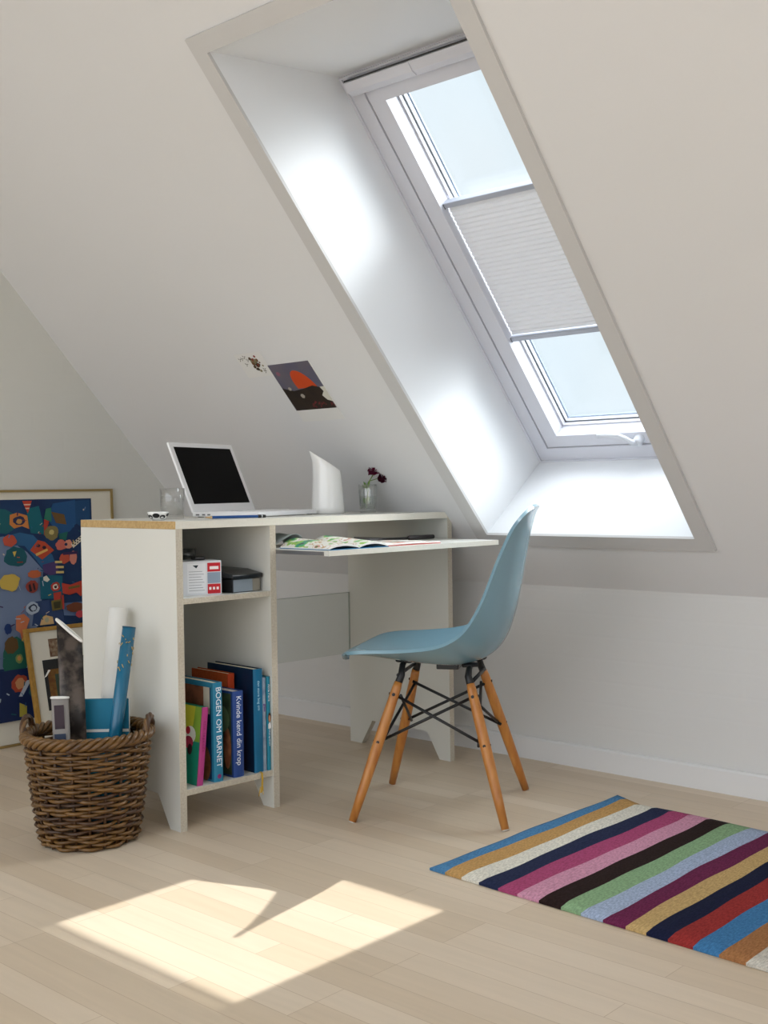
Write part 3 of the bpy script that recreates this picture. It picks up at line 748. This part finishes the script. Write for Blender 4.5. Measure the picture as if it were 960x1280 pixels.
for i in range(4):
    a_, b_ = ring[i], ring[(i+1)%4]
    for p_, q_ in ((a_, b_), (b_, a_)):
        A_ = lp(p_, .15); B_ = lp(q_, .47)
        inn = Vector((-(p_[0]+q_[0])*.004, -(p_[1]+q_[1])*.004, 0))*(1 if p_==a_ else 2.2)
        k = MB(); k.tube([A_+inn, B_+inn], .0040, BLK, 8); k.obj('wire_brace', chair)
k = MB()
k.tube([lp((1,-1),.10)+Vector((0,.02,.03)), lp((1,1),.10)+Vector((0,-.02,.03))], .005, BLK, 8)
k.tube([lp((-1,-1),.10)+Vector((0,.02,.020)), lp((-1,1),.10)+Vector((0,-.02,.020))], .005, BLK, 8)
k.box((-.05,-.03,.372),(.01,.03,.386), BLK, bevel=.003)
k.obj('under_seat_frame', chair)

# ------------------------------------------------------------ rug
RUGX = [.335,.378,.430,.479,.531,.584,.637,.692,.745,.795,.844,.892,.938,.990,1.045,1.094,1.142,1.192,1.243,1.293,1.343,1.395]
RC = ['#3f7fae','#c1934e','#dcd6c6','#232b4a','#a83a6b','#cc8aa4','#2a1a18','#86ab7c','#9fb0cc','#6c1a48','#c5a262','#161c3a','#9c2420','#2f77ac','#a86f3a','#c9c2b4','#2a1a18','#86ab7c','#c4558a','#232b4a','#c1934e']
def wool(h):
    c_ = lin(h); g_ = sum(c_[:3])/3; c_ = tuple(v*.86+g_*.14 for v in c_[:3])+(1,); c2 = tuple(min(1, v*1.15+.003) for v in c_[:3])
    m = bpy.data.materials.new('wool_' + h.strip('#')); m.use_nodes = True; nt = m.node_tree; b = nt.nodes['Principled BSDF']
    b.inputs['Roughness'].default_value = .95; b.inputs['Specular IOR Level'].default_value = .1; b.inputs['Sheen Weight'].default_value = .0
    tc = nt.nodes.new('ShaderNodeTexCoord'); mp = nt.nodes.new('ShaderNodeMapping'); mp.inputs['Scale'].default_value = (350, 110, 200)
    n = nt.nodes.new('ShaderNodeTexNoise'); n.inputs['Scale'].default_value = 1; n.inputs['Detail'].default_value = 2
    r = nt.nodes.new('ShaderNodeValToRGB'); r.color_ramp.elements[0].color = tuple(v*.72 for v in c_[:3])+(1,); r.color_ramp.elements[1].color = (*c2, 1)
    r.color_ramp.elements[0].position = .3; r.color_ramp.elements[1].position = .7
    bp = nt.nodes.new('ShaderNodeBump'); bp.inputs['Strength'].default_value = .35; bp.inputs['Distance'].default_value = .002
    L = nt.links.new
    L(tc.outputs['Object'], mp.inputs['Vector']); L(mp.outputs['Vector'], n.inputs['Vector']); L(n.outputs['Fac'], r.inputs['Fac']); L(r.outputs['Color'], b.inputs['Base Color'])
    L(n.outputs['Fac'], bp.inputs['Height']); L(bp.outputs['Normal'], b.inputs['Normal'])
    return m
WM = {h: wool(h) for h in set(RC)}
k = MB(); ny = 26; sub = 3
xs = []
for i in range(len(RUGX)-1):
    for q in range(sub): xs.append((RUGX[i]+(RUGX[i+1]-RUGX[i])*q/sub, i, q))
xs.append((RUGX[-1], len(RUGX)-2, 0))
def rugp(x, v, i, q):
    yn_ = -1.022 - (x-.335)*.040; yf = -.225 - .055*min(1,(x-.335)/.10) - .01*math.sin(x*9)
    y = yn_ + (yf-yn_)*v
    wob = .0018*math.sin(v*9+i*2.1)+.0012*math.sin(v*23+i*1.3)
    return Vector((x + wob + (.0 if 0 < v < 1 else 0), y, 0))
Gt = []; Gb = []
for n_, (x, i, q) in enumerate(xs):
    rt = []; rb = []
    for j in range(ny+1):
        v = j/ny; p = rugp(x, v, i, q)
        edge = n_ in (0, len(xs)-1) or j in (0, ny)
        z = .0095 + .0012*math.sin(x*21+v*7) + (.0012 if q else -.0004) + .004*max(0, 1-abs(v-.96)/.05)*max(0,1-abs(x-.5)/.2)
        if edge: z = .006
        rt.append(k.bm.verts.new((p.x, p.y, z))); rb.append(k.bm.verts.new((p.x, p.y, .0006)))
    Gt.append(rt); Gb.append(rb)
DKB = wool('#2a2a30')
for n_ in range(len(xs)-1):
    mi = k.mi(WM[RC[xs[n_][1]]])
    for j in range(ny):
        f = k.bm.faces.new((Gt[n_][j],Gt[n_+1][j],Gt[n_+1][j+1],Gt[n_][j+1])); f.material_index = mi; f.smooth = True
        f = k.bm.faces.new((Gb[n_][j],Gb[n_+1][j],Gb[n_+1][j+1],Gb[n_][j+1])); f.material_index = k.mi(DKB)
    for j in (0, ny):
        f = k.bm.faces.new((Gt[n_][j],Gt[n_+1][j],Gb[n_+1][j],Gb[n_][j])); f.material_index = mi
for j in range(ny):
    for n_ in (0, len(xs)-1):
        f = k.bm.faces.new((Gt[n_][j],Gt[n_][j+1],Gb[n_][j+1],Gb[n_][j])); f.material_index = k.mi(DKB)
tag(k.obj('striped_rug'), 'thick wool rug with many coloured stripes on the pale floor', 'rug')

# ------------------------------------------------------------ basket
BC = Vector((-.462,-1.380,0)); BM = Matrix.Translation(BC)
bk = empty('wicker_basket', BM, 'round brown wicker basket filled with rolled paper in front of the desk end', 'basket')
W1 = mat('willow_brown', '#452d15', .35, .5, noise=(25, '#7a5728', .5)); W2 = mat('willow_dark', '#2c1a0c', .45, .5, noise=(30, '#553619', .5))
def br(z): f = z/.27; return .112 + .036*f**.8 if f > 0 else .112
NS = 22; k = MB()
for i in range(NS):
    a_ = 2*PI*i/NS
    k.tube([(br(z)*math.cos(a_), br(z)*math.sin(a_), z) for z in (.004,.06,.12,.19,.252)], .0038, W2, 6)
k.obj('stakes', bk)
k = MB(); rows = 30; seg = NS*6
for r in range(rows):
    z = .008 + .242*r/(rows-1); R = br(z); ph = PI*(r % 2)
    n_ = NS*4; pts = []; j0 = random.random()*.002
    for q in range(n_):
        a_ = 2*PI*q/n_; rad = R + .0062*math.cos(NS*a_/2*1.0+ph)
        pts.append((rad*math.cos(a_), rad*math.sin(a_), z+.0020*math.sin(3*a_+r*1.7)+.0012*math.sin(7*a_+r)))
    k.tube(pts, .0047 + .0006*random.random(), W1 if random.random() < .72 else W2, 6, closed=True, flat=.9)
k.obj('woven_side', bk)
k = MB()
for s_ in range(4):
    n_ = NS*8; pts = []
    for q in range(n_):
        a_ = 2*PI*q/n_; p_ = 11*a_ + s_*PI/2
        rad = .148 + .0095*math.cos(p_); pts.append((rad*math.cos(a_), rad*math.sin(a_),   .2625 + .0095*math.sin(p_)))
    k.tube(pts, .0062, W1, 8, closed=True)
k.obj('braided_rim', bk)
k = MB(); k.lathe([(0,.004),(.108,.004),(.108,.010),(0,.010)], W2, 32); k.obj('basket_bottom', bk)
HD = Vector((.736,.676,0))
for sg in (-1, 1):
    k = MB(); c_ = HD*sg*.150; tt = Vector((-HD.y, HD.x, 0))
    for w_ in (0, 1, 2):
        pts = []
        for q in range(17):
            u = q/16; a_ = PI*u; tw = 10*u + w_*2.1
            pts.append(c_ + tt*(-.040*math.cos(a_)) + Vector((0,0,  .252+.050*math.sin(a_)**.8)) + HD*sg*(.004*math.cos(tw)-.002) + Vector((0,0,.004*math.sin(tw))) + HD*sg*.004*math.sin(a_))
        k.tube(pts, .0052, W2 if w_ else W1, 8)
    k.obj('handle', bk)

# things in the basket
def roll(name, base, top, r0, m, label, cat, inner=True):
    base, top = Vector(base), Vector(top); d_ = top-base; L_ = d_.length; ez = d_.normalized(); exx = ez.orthogonal().normalized()
    M_ = frame(base, exx, ez.cross(exx), ez); k = MB()
    # spiral sheet
    n_ = 90; turns = 2.4; P = []
    for q in range(n_+1):
        a_ = 2*PI*turns*q/n_; r = r0 - .0022*turns*(1-q/n_)
        P.append((r*math.cos(a_), r*math.sin(a_)))
    mi = k.mi(m); A_ = [k.bm.verts.new((x,y,0)) for x,y in P]; B_ = [k.bm.verts.new((x,y,L_)) for x,y in P]
    for q in range(n_):
        f = k.bm.faces.new((A_[q],A_[q+1],B_[q+1],B_[q])); f.material_index = mi; f.smooth = True
    o = k.obj(name, M=M_); md = o.modifiers.new('s','SOLIDIFY'); md.thickness = .0008; md.offset = 0
    return tag(o, label, cat)
roll('rolled_paper', (-.528,-1.313,.0125), (-.528,-1.240,.556), .0245, PAPER, 'plain white paper tube leaning on the desk end, tallest in the basket', 'paper roll')
BLUE = mat('petrol_blue_foil', '#0d6384', .25, .6)
o = roll('gift_wrap_roll', (-.4500,-1.3520,.0125), (-.429,-1.2770,.516), .0175, BLUE, 'slim shiny petrol blue roll with gold marks beside the white tube', 'paper roll')
GM = mat('gold_marks', '#c9ae68', .35, .5, metal=.5); k = MB(); rg = random.Random(5)
for i in range(26):
    a_ = rg.uniform(0, 2*PI); z_ = rg.uniform(.395,.485); dz = rg.uniform(.003,.010); da = rg.uniform(-.35,.35)
    k.tube([((.0183)*math.cos(a_+da*t_), .0183*math.sin(a_+da*t_), z_+dz*t_) for t_ in (0,.33,.66,1)], .0011, GM, 5)
k.obj('gold_marks', o)
k = MB(); k.lathe([(0,.5085),(.0165,.5085),(.0170,.5105),(0,.5105)], C('#0a4a66'), 24); k.obj('roll_end', o)
# blue folder box
bm_ = frame((-.462,-1.325,.014), Vector((.70,.714,0)).normalized(), Vector((-.714,.70,.12)).normalized(), Vector((0,0,1)))
X_ = Vector((.72,.69,0)).normalized(); Z_ = Vector((-.02,.02,1)).normalized(); Y_ = Z_.cross(X_)
fm = frame((-.480,-1.322,.016), X_, Y_, Z_); r_ = empty('blue_folder', fm, 'turquoise blue cardboard folder with white edges behind the rolls in the basket', 'folder')
BF = C('#1a7a9a',.5)
k = MB(); k.box((-.066,-.004,0),(.062,-.002,.318), BF); k.box((-.066,.010,0),(.062,.012,.318), BF); k.box((.060,-.002,0),(.062,.010,.318), PAPER); k.obj('folder_cover', r_)
k = MB(); k.box((-.064,-.0015,.002),(.058,.0095,.315), PAPER); k.obj('folder_pages', r_)
k = MB(); k.box((-.0655,-.0046,.236),(.0615,-.0040,.243), PAPER); k.obj('white_stripe', r_)
# curled dark poster with a white reverse
DKP = mat('dark_printed_poster', '#1b1512', .35, .4, noise=(26, '#574c44', .16)); 
def curled(name, base, w, h0, h1, lean, label, m, mw, curl=.018, xdir=(.80,.60,0), seed=1):
    X_ = Vector(xdir).normalized(); Z_ = Vector(lean).normalized(); Y_ = Z_.cross(X_).normalized(); X_ = Y_.cross(Z_)
    M_ = frame(base, X_, Y_, Z_); r_ = empty(name, M_, label, 'poster'); n_ = 40
    # cross-section: an oval roll, flattened; the top edge slants
    P = []
    for q in range(n_+1):
        a_ = -1.1 + 2*PI*1.28*q/n_; g = 1-.12*q/n_
        P.append((w/2*math.cos(a_-PI/2)*g, curl*math.sin(a_-PI/2)*g))
    k = MB(); mi = k.mi(m); A_=[];B_=[]
    for x,y in P:
        f_ = (x/(w/2)+1)/2; hh = h0+(h1-h0)*f_
        A_.append(k.bm.verts.new((x,y,0))); B_.append(k.bm.verts.new((x,y,hh)))
    for q in range(n_):
        f = k.bm.faces.new((A_[q],A_[q+1],B_[q+1],B_[q])); f.material_index = mi; f.smooth = True
    o = k.obj('printed_sheet', r_)
    md = o.modifiers.new('s','SOLIDIFY'); md.thickness = .0012; md.offset = 0
    k = MB(); pts = [(P[q][0],P[q][1]-.0006, h0+(h1-h0)*((P[q][0]/(w/2)+1)/2)+.0012) for q in range(n_+1)]
    k.tube(pts, .0034, mw, 6, flat=.9); e_ = k.obj('white_edge', r_)
    return r_
curled('dark_poster', (-.496,-1.391,.014), .066, .530, .468, (-.05,.0,1), 'dark brown printed poster roll with slanting white top edge at the basket\'s left', DKP, PAPER, curl=.009, xdir=(.78,.62,0))
r_ = curled('small_brochure', (-.482,-1.434,.014), .044, .338, .335, (-.10,.03,1), 'short rolled brochure with white top and dark pictures before the dark poster', C('#8f8a86'), PAPER, curl=.011, xdir=(.74,.67,0))
k = MB()
k.box((-.012,-.0118,.262),(.012,-.0112,.320), C('#3a2c34')); k.box((-.014,-.0120,.225),(.014,-.0112,.250), C('#39445a')); k.box((-.014,-.0121,.16),(.014,-.0114,.222), C('#2c3648'));k.obj('brochure_picture', r_)

# ------------------------------------------------------------ pictures
def art_mb(k, blobs, conv, off0, step=.00022):
    d = off0
    for b in blobs:
        m = C(b[-1], .5); d += step
        if b[0] == 'e':
            _, cx_, cy_, rx, ry, _c = b; n_ = 18; rr = random.Random(int(cx_*7+cy_))
            pts = [(cx_+rx*math.cos(2*PI*i/n_)*(1+rr.uniform(-.12,.12)), cy_+ry*math.sin(2*PI*i/n_)*(1+rr.uniform(-.12,.12))) for i in range(n_)]
        else: pts = b[1]
        k.faces([conv(x, y, d) for x, y in pts], [tuple(range(len(pts)))], m)
# large framed painting, leaning on the gable wall: local y along the wall, z up, x into the room
AW, AH = .78, .868
lean = math.radians(1.6)
ax = XG + .012
AM = Matrix.Translation((ax+.024, -.533-AW, .0006)) @ Matrix.Rotation(-lean, 4, 'Y')
art = empty('framed_painting', AM, 'large framed abstract painting in blue and orange leaning on the left wall', 'painting')
fw = .008
k = MB()
for a, b in (((-.010,0,0),(.006,AW,fw)), ((-.010,0,AH-fw),(.006,AW,AH)), ((-.010,0,fw),(.006,fw,AH-fw)), ((-.010,AW-fw,fw),(.006,AW,AH-fw))): k.box(a, b, GOLD2)
k.obj('picture_frame', art)
k = MB(); k.box((-.006,fw,fw),(.0,AW-fw,AH-fw), MATB); k.obj('mat_board', art)
# zoom coords (scale 3.765): px = X/3.765 ; py = 590 + Y/3.765
def aconv(X, Y, d):
    px = X/3.765; py = 590+Y/3.765
    y = -.969 + .00318*px - (-.533-AW); z = .886 - .00270*(py-605)
    return (d, y, z)
y_r = aconv(410,0,0)[1]; z_t = aconv(0,128,0)[2]; z_b = aconv(0,1172,0)[2]; y_l = .10
k = MB(); k.box((0,y_l,z_b),(.0006,y_r,z_t), mat('navy_canvas','#16284e',.5,.3,noise=(9,'#1d3f66',.5)))
NV='#1a2f5c'
blobs = [('p',[(-300,330),(0,300),(100,380),(170,470),(160,600),(150,700),(110,800),(120,900),(60,930),(-300,900)],'#6f7f9d'),
 ('p',[(0,300),(70,285),(130,300),(215,400),(240,480),(190,500),(140,420),(90,350),(0,340)],'#2d5c86'),
 ('p',[(255,640),(410,640),(410,720),(260,700)],'#5d7196'), ('p',[(130,620),(250,615),(260,735),(110,735)],'#32466f'),
 ('e',50,400,52,48,'#1d5560'), ('e',0,230,60,55,'#1c5a62'), ('p',[(100,175),(160,160),(190,300),(120,290)],'#15606c'),
 ('p',[(-300,400),(-60,380),(-20,520),(-60,700),(-300,690)],'#3c5f86'), ('e',-120,480,60,70,'#b2703c'), ('e',-150,650,50,60,'#a03a30'), ('e',-180,300,60,60,'#c2a052'), ('e',-160,900,90,110,'#1d5560'), ('e',-200,1080,60,50,'#b04a34'),
 ('p',[(225,150),(330,135),(350,230),(300,290),(250,300),(190,220)],'#24507f'), ('p',[(330,140),(400,135),(400,300),(330,250)],'#1d4670'),
 ('p',[(85,135),(128,135),(108,196)],'#b8402e'), ('p',[(90,150),(124,150),(121,156),(93,156)],'#d8b8a0'), ('p',[(96,168),(117,168),(114,174),(99,174)],'#d8b8a0'),
 ('p',[(28,200),(60,190),(105,205),(112,270),(80,255),(45,265),(25,245)],'#c07a40'), ('e',68,228,26,22,'#2a2f4f'), ('e',68,232,13,12,'#b98a4c'),
 ('p',[(180,225),(205,228),(200,250),(178,305)],'#a83a2c'), ('e',213,292,32,36,'#7b6f44'), ('e',213,290,12,12,'#c0b070'),
 ('p',[(215,190),(275,205),(285,255),(235,245)],'#6b4f2c'), ('p',[(190,175),(215,170),(215,240),(180,225)],'#2c6f5c'), ('p',[(245,300),(290,290),(280,330),(250,330)],'#1f5f58'),
 ('p',[(148,325),(180,335),(222,378),(165,420),(112,372)],'#b3472f'), ('p',[(135,390),(190,368),(193,378),(140,402)],'#d8a85c'), ('e',150,352,9,8,'#2a1c2c'), ('e',176,362,9,8,'#2a1c2c'),
 ('e',255,355,26,26,'#c4665a'), ('e',290,352,19,22,'#d08a74'), ('e',278,352,7,8,'#2a2f4f'), ('e',270,420,24,26,'#b8503c'), ('e',310,420,17,34,'#c97f70'), ('p',[(262,392),(330,388),(332,402),(262,404)],'#3c2a50'),
 ('p',[(302,352),(365,300),(378,318),(312,372)],'#d9d2c0')]
for i in range(6):
    x_, y_ = 306+i*11.5, 350-i*9.6
    blobs.append(('p',[(x_,y_),(x_+6,y_-5),(x_+10,y_+1),(x_+4,y_+6)],'#1a1f2c')); 
    if i < 5: blobs.append(('p',[(x_+11,y_+4),(x_+17,y_-1),(x_+20,y_+4),(x_+14,y_+9)],'#1a1f2c'))
blobs += [('p',[(165,445),(230,430),(240,490),(200,500),(165,480)],'#4a3a68'), ('p',[(222,430),(255,432),(255,443),(222,441)],'#c9b070'), ('p',[(225,455),(262,457),(262,468),(225,466)],'#c9b070'), ('p',[(225,480),(262,482),(262,493),(225,491)],'#c9b070'),
 ('p',[(150,505),(200,498),(255,505),(252,615),(150,610)],'#175a70'), ('p',[(165,505),(180,498),(195,520),(182,530),(165,520)],'#d8d2c4'), ('e',220,556,22,22,'#b83a30'), ('e',220,556,13,13,'#d8d2c4'), ('e',220,557,7,7,'#3a1c20'),
 ('p',[(250,540),(290,552),(355,532),(356,590),(338,614),(318,592),(285,602),(252,590)],'#b23e2e'), ('p',[(280,562),(335,556),(334,568),(280,574)],'#6b5a2c'), ('p',[(362,560),(384,556),(384,580),(362,580)],'#b8503c'),
 ('e',370,470,14,36,'#8a5a34'), ('e',15,518,44,42,'#c4a850'), ('e',125,488,30,20,'#b8603c'), ('e',112,545,27,30,'#8a3a30'), ('p',[(96,540),(104,530),(112,568),(100,570)],'#241c24'), ('p',[(114,532),(122,530),(128,562),(120,566)],'#241c24'),
 ('e',20,322,30,28,'#b8503c'), ('p',[(30,375),(48,372),(38,400)],'#c4a850'),
 ('p',[(208,585),(245,582),(240,625),(210,622)],'#b03c30'), ('p',[(196,622),(250,618),(245,668),(200,672)],'#6b5f30'), ('p',[(206,630),(240,628),(238,660),(210,662)],'#3c3a24'), ('p',[(245,600),(256,598),(256,668),(248,668)],'#b03c30'),
 ('e',110,650,30,30,'#a8b4c4'), ('e',112,648,20,18,'#2c3448'), ('e',114,650,12,12,'#a8b4c4'),
 ('e',308,665,42,24,'#6b3a24'), ('e',330,700,20,18,'#b8404a'), ('p',[(35,680),(70,672),(95,700),(82,735),(78,790),(58,800),(50,760),(32,745)],'#c0714c'),
 ('p',[(140,735),(150,700),(170,690),(200,700),(205,735)],'#cfae7c'), ('e',172,712,10,12,'#a8a488'),
 ('e',-2,735,16,26,'#1a3468'), ('p',[(60,830),(110,800),(120,930),(60,1000)],'#7d8aa4'),
 ('e',25,880,56,95,'#1f5a4c'), ('e',10,815,30,40,'#5a4428'), ('e',42,882,16,22,'#7a8a50'), ('e',42,880,9,12,'#c08a50'),
 ('p',[(-300,960),(0,930),(100,930),(130,1000),(150,1172),(-300,1172)],'#16264e'), ('e',40,1000,38,42,'#a04430'), ('e',42,1000,22,26,'#c08a60'),
 ('p',[(70,990),(95,985),(50,1062),(34,1060)],'#b8c0c8'), ('p',[(36,1090),(68,1110),(66,1160),(34,1156)],'#a89c40'), ('e',132,1060,14,60,'#80502c'), ('e',100,1040,22,34,'#2c5a58')]
ra = random.Random(11); pal = ['#2d5c86','#1d5560','#b8603c','#c4a850','#8a3a30','#5d7196','#c9b8a0','#3a2a50','#6b5f30','#a8b4c4']
for i in range(90):
    x_, y_ = ra.uniform(-200,395), ra.uniform(150,1150); a_ = ra.uniform(0,PI); l_ = ra.uniform(8,26); w_ = ra.uniform(2,6)
    dx_, dy_ = math.cos(a_)*l_, math.sin(a_)*l_; nx_, ny_ = -math.sin(a_)*w_, math.cos(a_)*w_
    if x_+26 < 405: blobs.append(('p', [(x_,y_),(x_+dx_,y_+dy_),(x_+dx_+nx_,y_+dy_+ny_),(x_+nx_,y_+ny_)], ra.choice(pal)))
art_mb(k, blobs, aconv, .0007, .00012)
k.obj('painted_print', art)

# smaller gilt frame leaning against it
SW, SHT = .34, .405
SM = Matrix.Translation((-1.455, -.923, .0006)) @ Matrix.Rotation(-math.radians(13), 4, 'Y')
sf = empty('small_gilt_frame', SM, 'smaller gilt picture frame with dark collage leaning against the large painting', 'framed picture')
k = MB(); fw = .014
for a, b in (((-.012,0,0),(.006,SW,fw)), ((-.012,0,SHT-fw),(.006,SW,SHT)), ((-.012,0,fw),(.006,fw,SHT-fw)), ((-.012,SW-fw,fw),(.006,SW,SHT-fw))): k.box(a, b, GOLD, bevel=.002)
k.obj('picture_frame', sf)
k = MB(); k.box((-.008,fw,fw),(-.001,SW-fw,SHT-fw), MATB); k.obj('mat_board', sf)
k = MB(); k.box((-.001,.085,.300),(-.0002,.185,.362), mat('sepia_etching','#8d7b66',.7,.1,noise=(60,'#5c3a2c',.4))); k.box((-.0003,.092,.306),(0,.178,.356), mat('sepia_etching_inner','#9c8c74',.7,.1,noise=(80,'#6b4c3a',.4))); k.obj('small_etching', sf)
k = MB(); k.box((-.001,.052,.120),(-.0002,.215,.292), C('#2a2a2a')); k.box((-.0003,.066,.150),(0,.205,.258), mat('dark_red_collage','#5a2f20',.6,.2,noise=(35,'#8a6a34',.45)))
k.box((-.0002,.092,.160),(.0002,.118,.240), C('#3c4a3c')); k.faces([(.0003,.050,.232),(.0003,.060,.236),(.0003,.078,.256),(.0003,.070,.258)], [(0,1,2,3)], PAPER); k.obj('dark_collage', sf)

# postcards on the slope ------------------------------------------------
def slopebox(name, x0, x1, s0, s1, d0, d1, m, parent=None):
    k = MB(); k.box((x0, s0, d0), (x1, s1, d1), m); return k.obj(name, parent, None if parent else SLOPE)
PC = SLOPE @ Matrix.Translation((-.634,.745,-.0004))
pc = empty('sunset_postcard', PC, 'postcard print of an orange sun over dark land taped to the slope', 'postcard')
CARD = mat('card_white','#dddcd9',.6,.2)
TX, TY = .178, .178
def pj(k, pts, m, d): k.faces([(x*TX, y*TY, -d) for x, y in pts], [tuple(range(len(pts)))], m)
k = MB(); k.box((0,-.045,-.0010),(TX+.004,TY,0), CARD); k.obj('card', pc)
k = MB()
pj(k, [(0,0),(1,0),(1,1),(0,1)], mat('mauve_sky_print','#6d6468',.4,.3,noise=(14,'#585a70',.5)), .0012)
pj(k, [(.02,.0),(.98,.0),(.99,.42),(.75,.50),(.5,.45),(.25,.42),(0,.50)], mat('dark_land_print','#241d1b',.4,.3,noise=(24,'#33281f',.5)), .0013)
n_=20; pj(k, [(.62+.235*math.cos(PI*i/(n_-1))-.10*math.sin(PI*i/(n_-1)), .46+.38*math.sin(PI*i/(n_-1))) for i in range(n_)], C('#c4491f',.4), .00125)
pj(k, [(1,.14),(1,.46),(.90,.46),(.93,.36),(.84,.28),(.90,.18)], C('#cfcdc0'), .0014)
rr = random.Random(8)
for i in range(22):
    x, y = rr.uniform(.45,.97), rr.uniform(.02,.13); pj(k, [(x,y),(x+.03,y+.01),(x+.02,y+.05)], C('#7a2f34'), .0014)
for x,y,s_ in ((.38,.30,.05),(.18,.47,.04),(.13,.80,.05)):
    pj(k, [(x+s_*math.cos(i),y+s_*math.sin(i)) for i in range(6)], C('#a8a094' if x>.15 else '#8a5a6a'), .0014)
k.obj('printed_image', pc)
PC2 = SLOPE @ Matrix.Translation((-.755,.905,-.0004))
pc = empty('plant_postcard', PC2, 'small white postcard with a dark speckled sprig drawing on the slope', 'postcard')
k = MB(); k.box((.006,-.02,-.0008),(.125,.07,0), CARD); k.obj('card', pc)
k = MB()
cl_ = ['#4a3a26','#6b4a30','#2f2a1c','#7d7658','#80302a']
for i in range(46):
    u = rr.gauss(.080,.009); v = rr.gauss(.032,.010); s_ = rr.uniform(.003,.0075)
    k.faces([(u+s_*math.cos(q*1.26), v+s_*math.sin(q*1.26), -.001-.00001*i) for q in range(5)], [tuple(range(5))], C(cl_[i%5]))
for (u,v) in ((.020,.050),(.032,.052),(.045,.058),(.036,.030),(.052,.045),(.098,-.002),(.10,.006)):
    for q in range(3):
        s_ = .0045; a_ = q*2.1; k.faces([(u,v,-.0013),(u+s_*2*math.cos(a_),v+s_*2*math.sin(a_),-.0013),(u+s_*math.cos(a_+.8),v+s_*math.sin(a_+.8),-.0013)], [(0,1,2)], C('#44442c'))
k.obj('printed_image', pc)

# ------------------------------------------------------------ light
sun = bpy.data.lights.new('sun', 'SUN'); so = bpy.data.objects.new('sun', sun); COL.objects.link(so)
sd = Vector((.013, -1.23, -1)).normalized()
so.rotation_euler = sd.to_track_quat('-Z', 'Y').to_euler(); so.location = (0, 3, 4)
sun.energy = 6; sun.angle = math.radians(.53); sun.color = (1, .96, .91)

w = bpy.data.worlds.new('sky'); SC.world = w; w.use_nodes = True; nt = w.node_tree
for n in list(nt.nodes): nt.nodes.remove(n)
out = nt.nodes.new('ShaderNodeOutputWorld'); bg = nt.nodes.new('ShaderNodeBackground')
tc = nt.nodes.new('ShaderNodeTexCoord')
def vdot(v):
    d = nt.nodes.new('ShaderNodeVectorMath'); d.operation = 'DOT_PRODUCT'; d.inputs[1].default_value = Vector(v).normalized()
    nt.links.new(tc.outputs['Generated'], d.inputs[0]); return d.outputs['Value']
def ramp(src, stops):
    mr = nt.nodes.new('ShaderNodeMapRange'); mr.inputs[1].default_value = -1; mr.inputs[2].default_value = 1
    nt.links.new(src, mr.inputs[0]); r = nt.nodes.new('ShaderNodeValToRGB'); cr = r.color_ramp
    for i, (p, c_) in enumerate(stops):
        e = cr.elements[i] if i < 2 else cr.elements.new(p)
        e.position = (p+1)/2; e.color = (*c_, 1)
    nt.links.new(mr.outputs[0], r.inputs['Fac']); return r.outputs['Color']
# open side of the room (towards -y) looks at bright hazy sky, the roof side at a pale blue sky
SKY_FRONT = (.86,.95,1.0); SKY_BACK = (.93,.975,1.03)
side = ramp(vdot((0,1,0)), [(-.15, tuple(2.2*c for c in SKY_BACK)), (.15, SKY_FRONT)])
elev = ramp(vdot((0,0,1)), [(-.1, (.55,.53,.5)), (.0, (1,1,1)), (1, (.92,.97,1.0))])
# cloud texture
cn = nt.nodes.new('ShaderNodeTexNoise'); cn.inputs['Scale'].default_value = 3.5; cn.inputs['Detail'].default_value = 5
nt.links.new(tc.outputs['Generated'], cn.inputs['Vector'])
cr_ = nt.nodes.new('ShaderNodeValToRGB'); cr_.color_ramp.elements[0].position = .4; cr_.color_ramp.elements[1].position = .65
cr_.color_ramp.elements[0].color = (.97,.985,1,1); cr_.color_ramp.elements[1].color = (1.04,1.0,.98,1)
nt.links.new(cn.outputs['Fac'], cr_.inputs['Fac'])
def mul(a, b):
    m_ = nt.nodes.new('ShaderNodeMix'); m_.data_type = 'RGBA'; m_.blend_type = 'MULTIPLY'; m_.inputs[0].default_value = 1
    nt.links.new(a, m_.inputs[6]); nt.links.new(b, m_.inputs[7]); return m_.outputs[2]
# brightened sky lobe added above the sun to light lining and seat
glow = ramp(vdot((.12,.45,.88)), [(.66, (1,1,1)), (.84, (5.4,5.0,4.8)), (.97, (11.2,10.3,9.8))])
glow2 = ramp(vdot((.60,.66,.36)), [(.92, (1,1,1)), (.955, (6.6,6.4,6.3))])   # added bright sky lobe low on the right, lights the left lining
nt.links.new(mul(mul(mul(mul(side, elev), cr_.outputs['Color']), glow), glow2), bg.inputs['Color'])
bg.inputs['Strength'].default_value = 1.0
nt.links.new(bg.outputs[0], out.inputs[0])

# ------------------------------------------------------------ camera
cam = bpy.data.cameras.new('camera'); co = bpy.data.objects.new('camera', cam); COL.objects.link(co)
r = Vector((.7364, .6764, -.0143)); u = Vector((-.0031, .0245, .9997)); f = Vector((-.6766, .7361, -.0201))
f.normalize(); r = (r - f*r.dot(f)).normalized(); u = r.cross(f)
co.matrix_world = frame((2.0051,-2.9729,.8542), r, u, -f)
cam.sensor_fit = 'HORIZONTAL'; cam.sensor_width = 36; cam.lens = 1444.69/960*36; cam.clip_start = .05
SC.camera = co
SC.view_settings.view_transform = 'Standard'; SC.view_settings.look = 'None'
SC.view_settings.exposure = 0; SC.view_settings.gamma = 1; SC.view_settings.use_curve_mapping = False
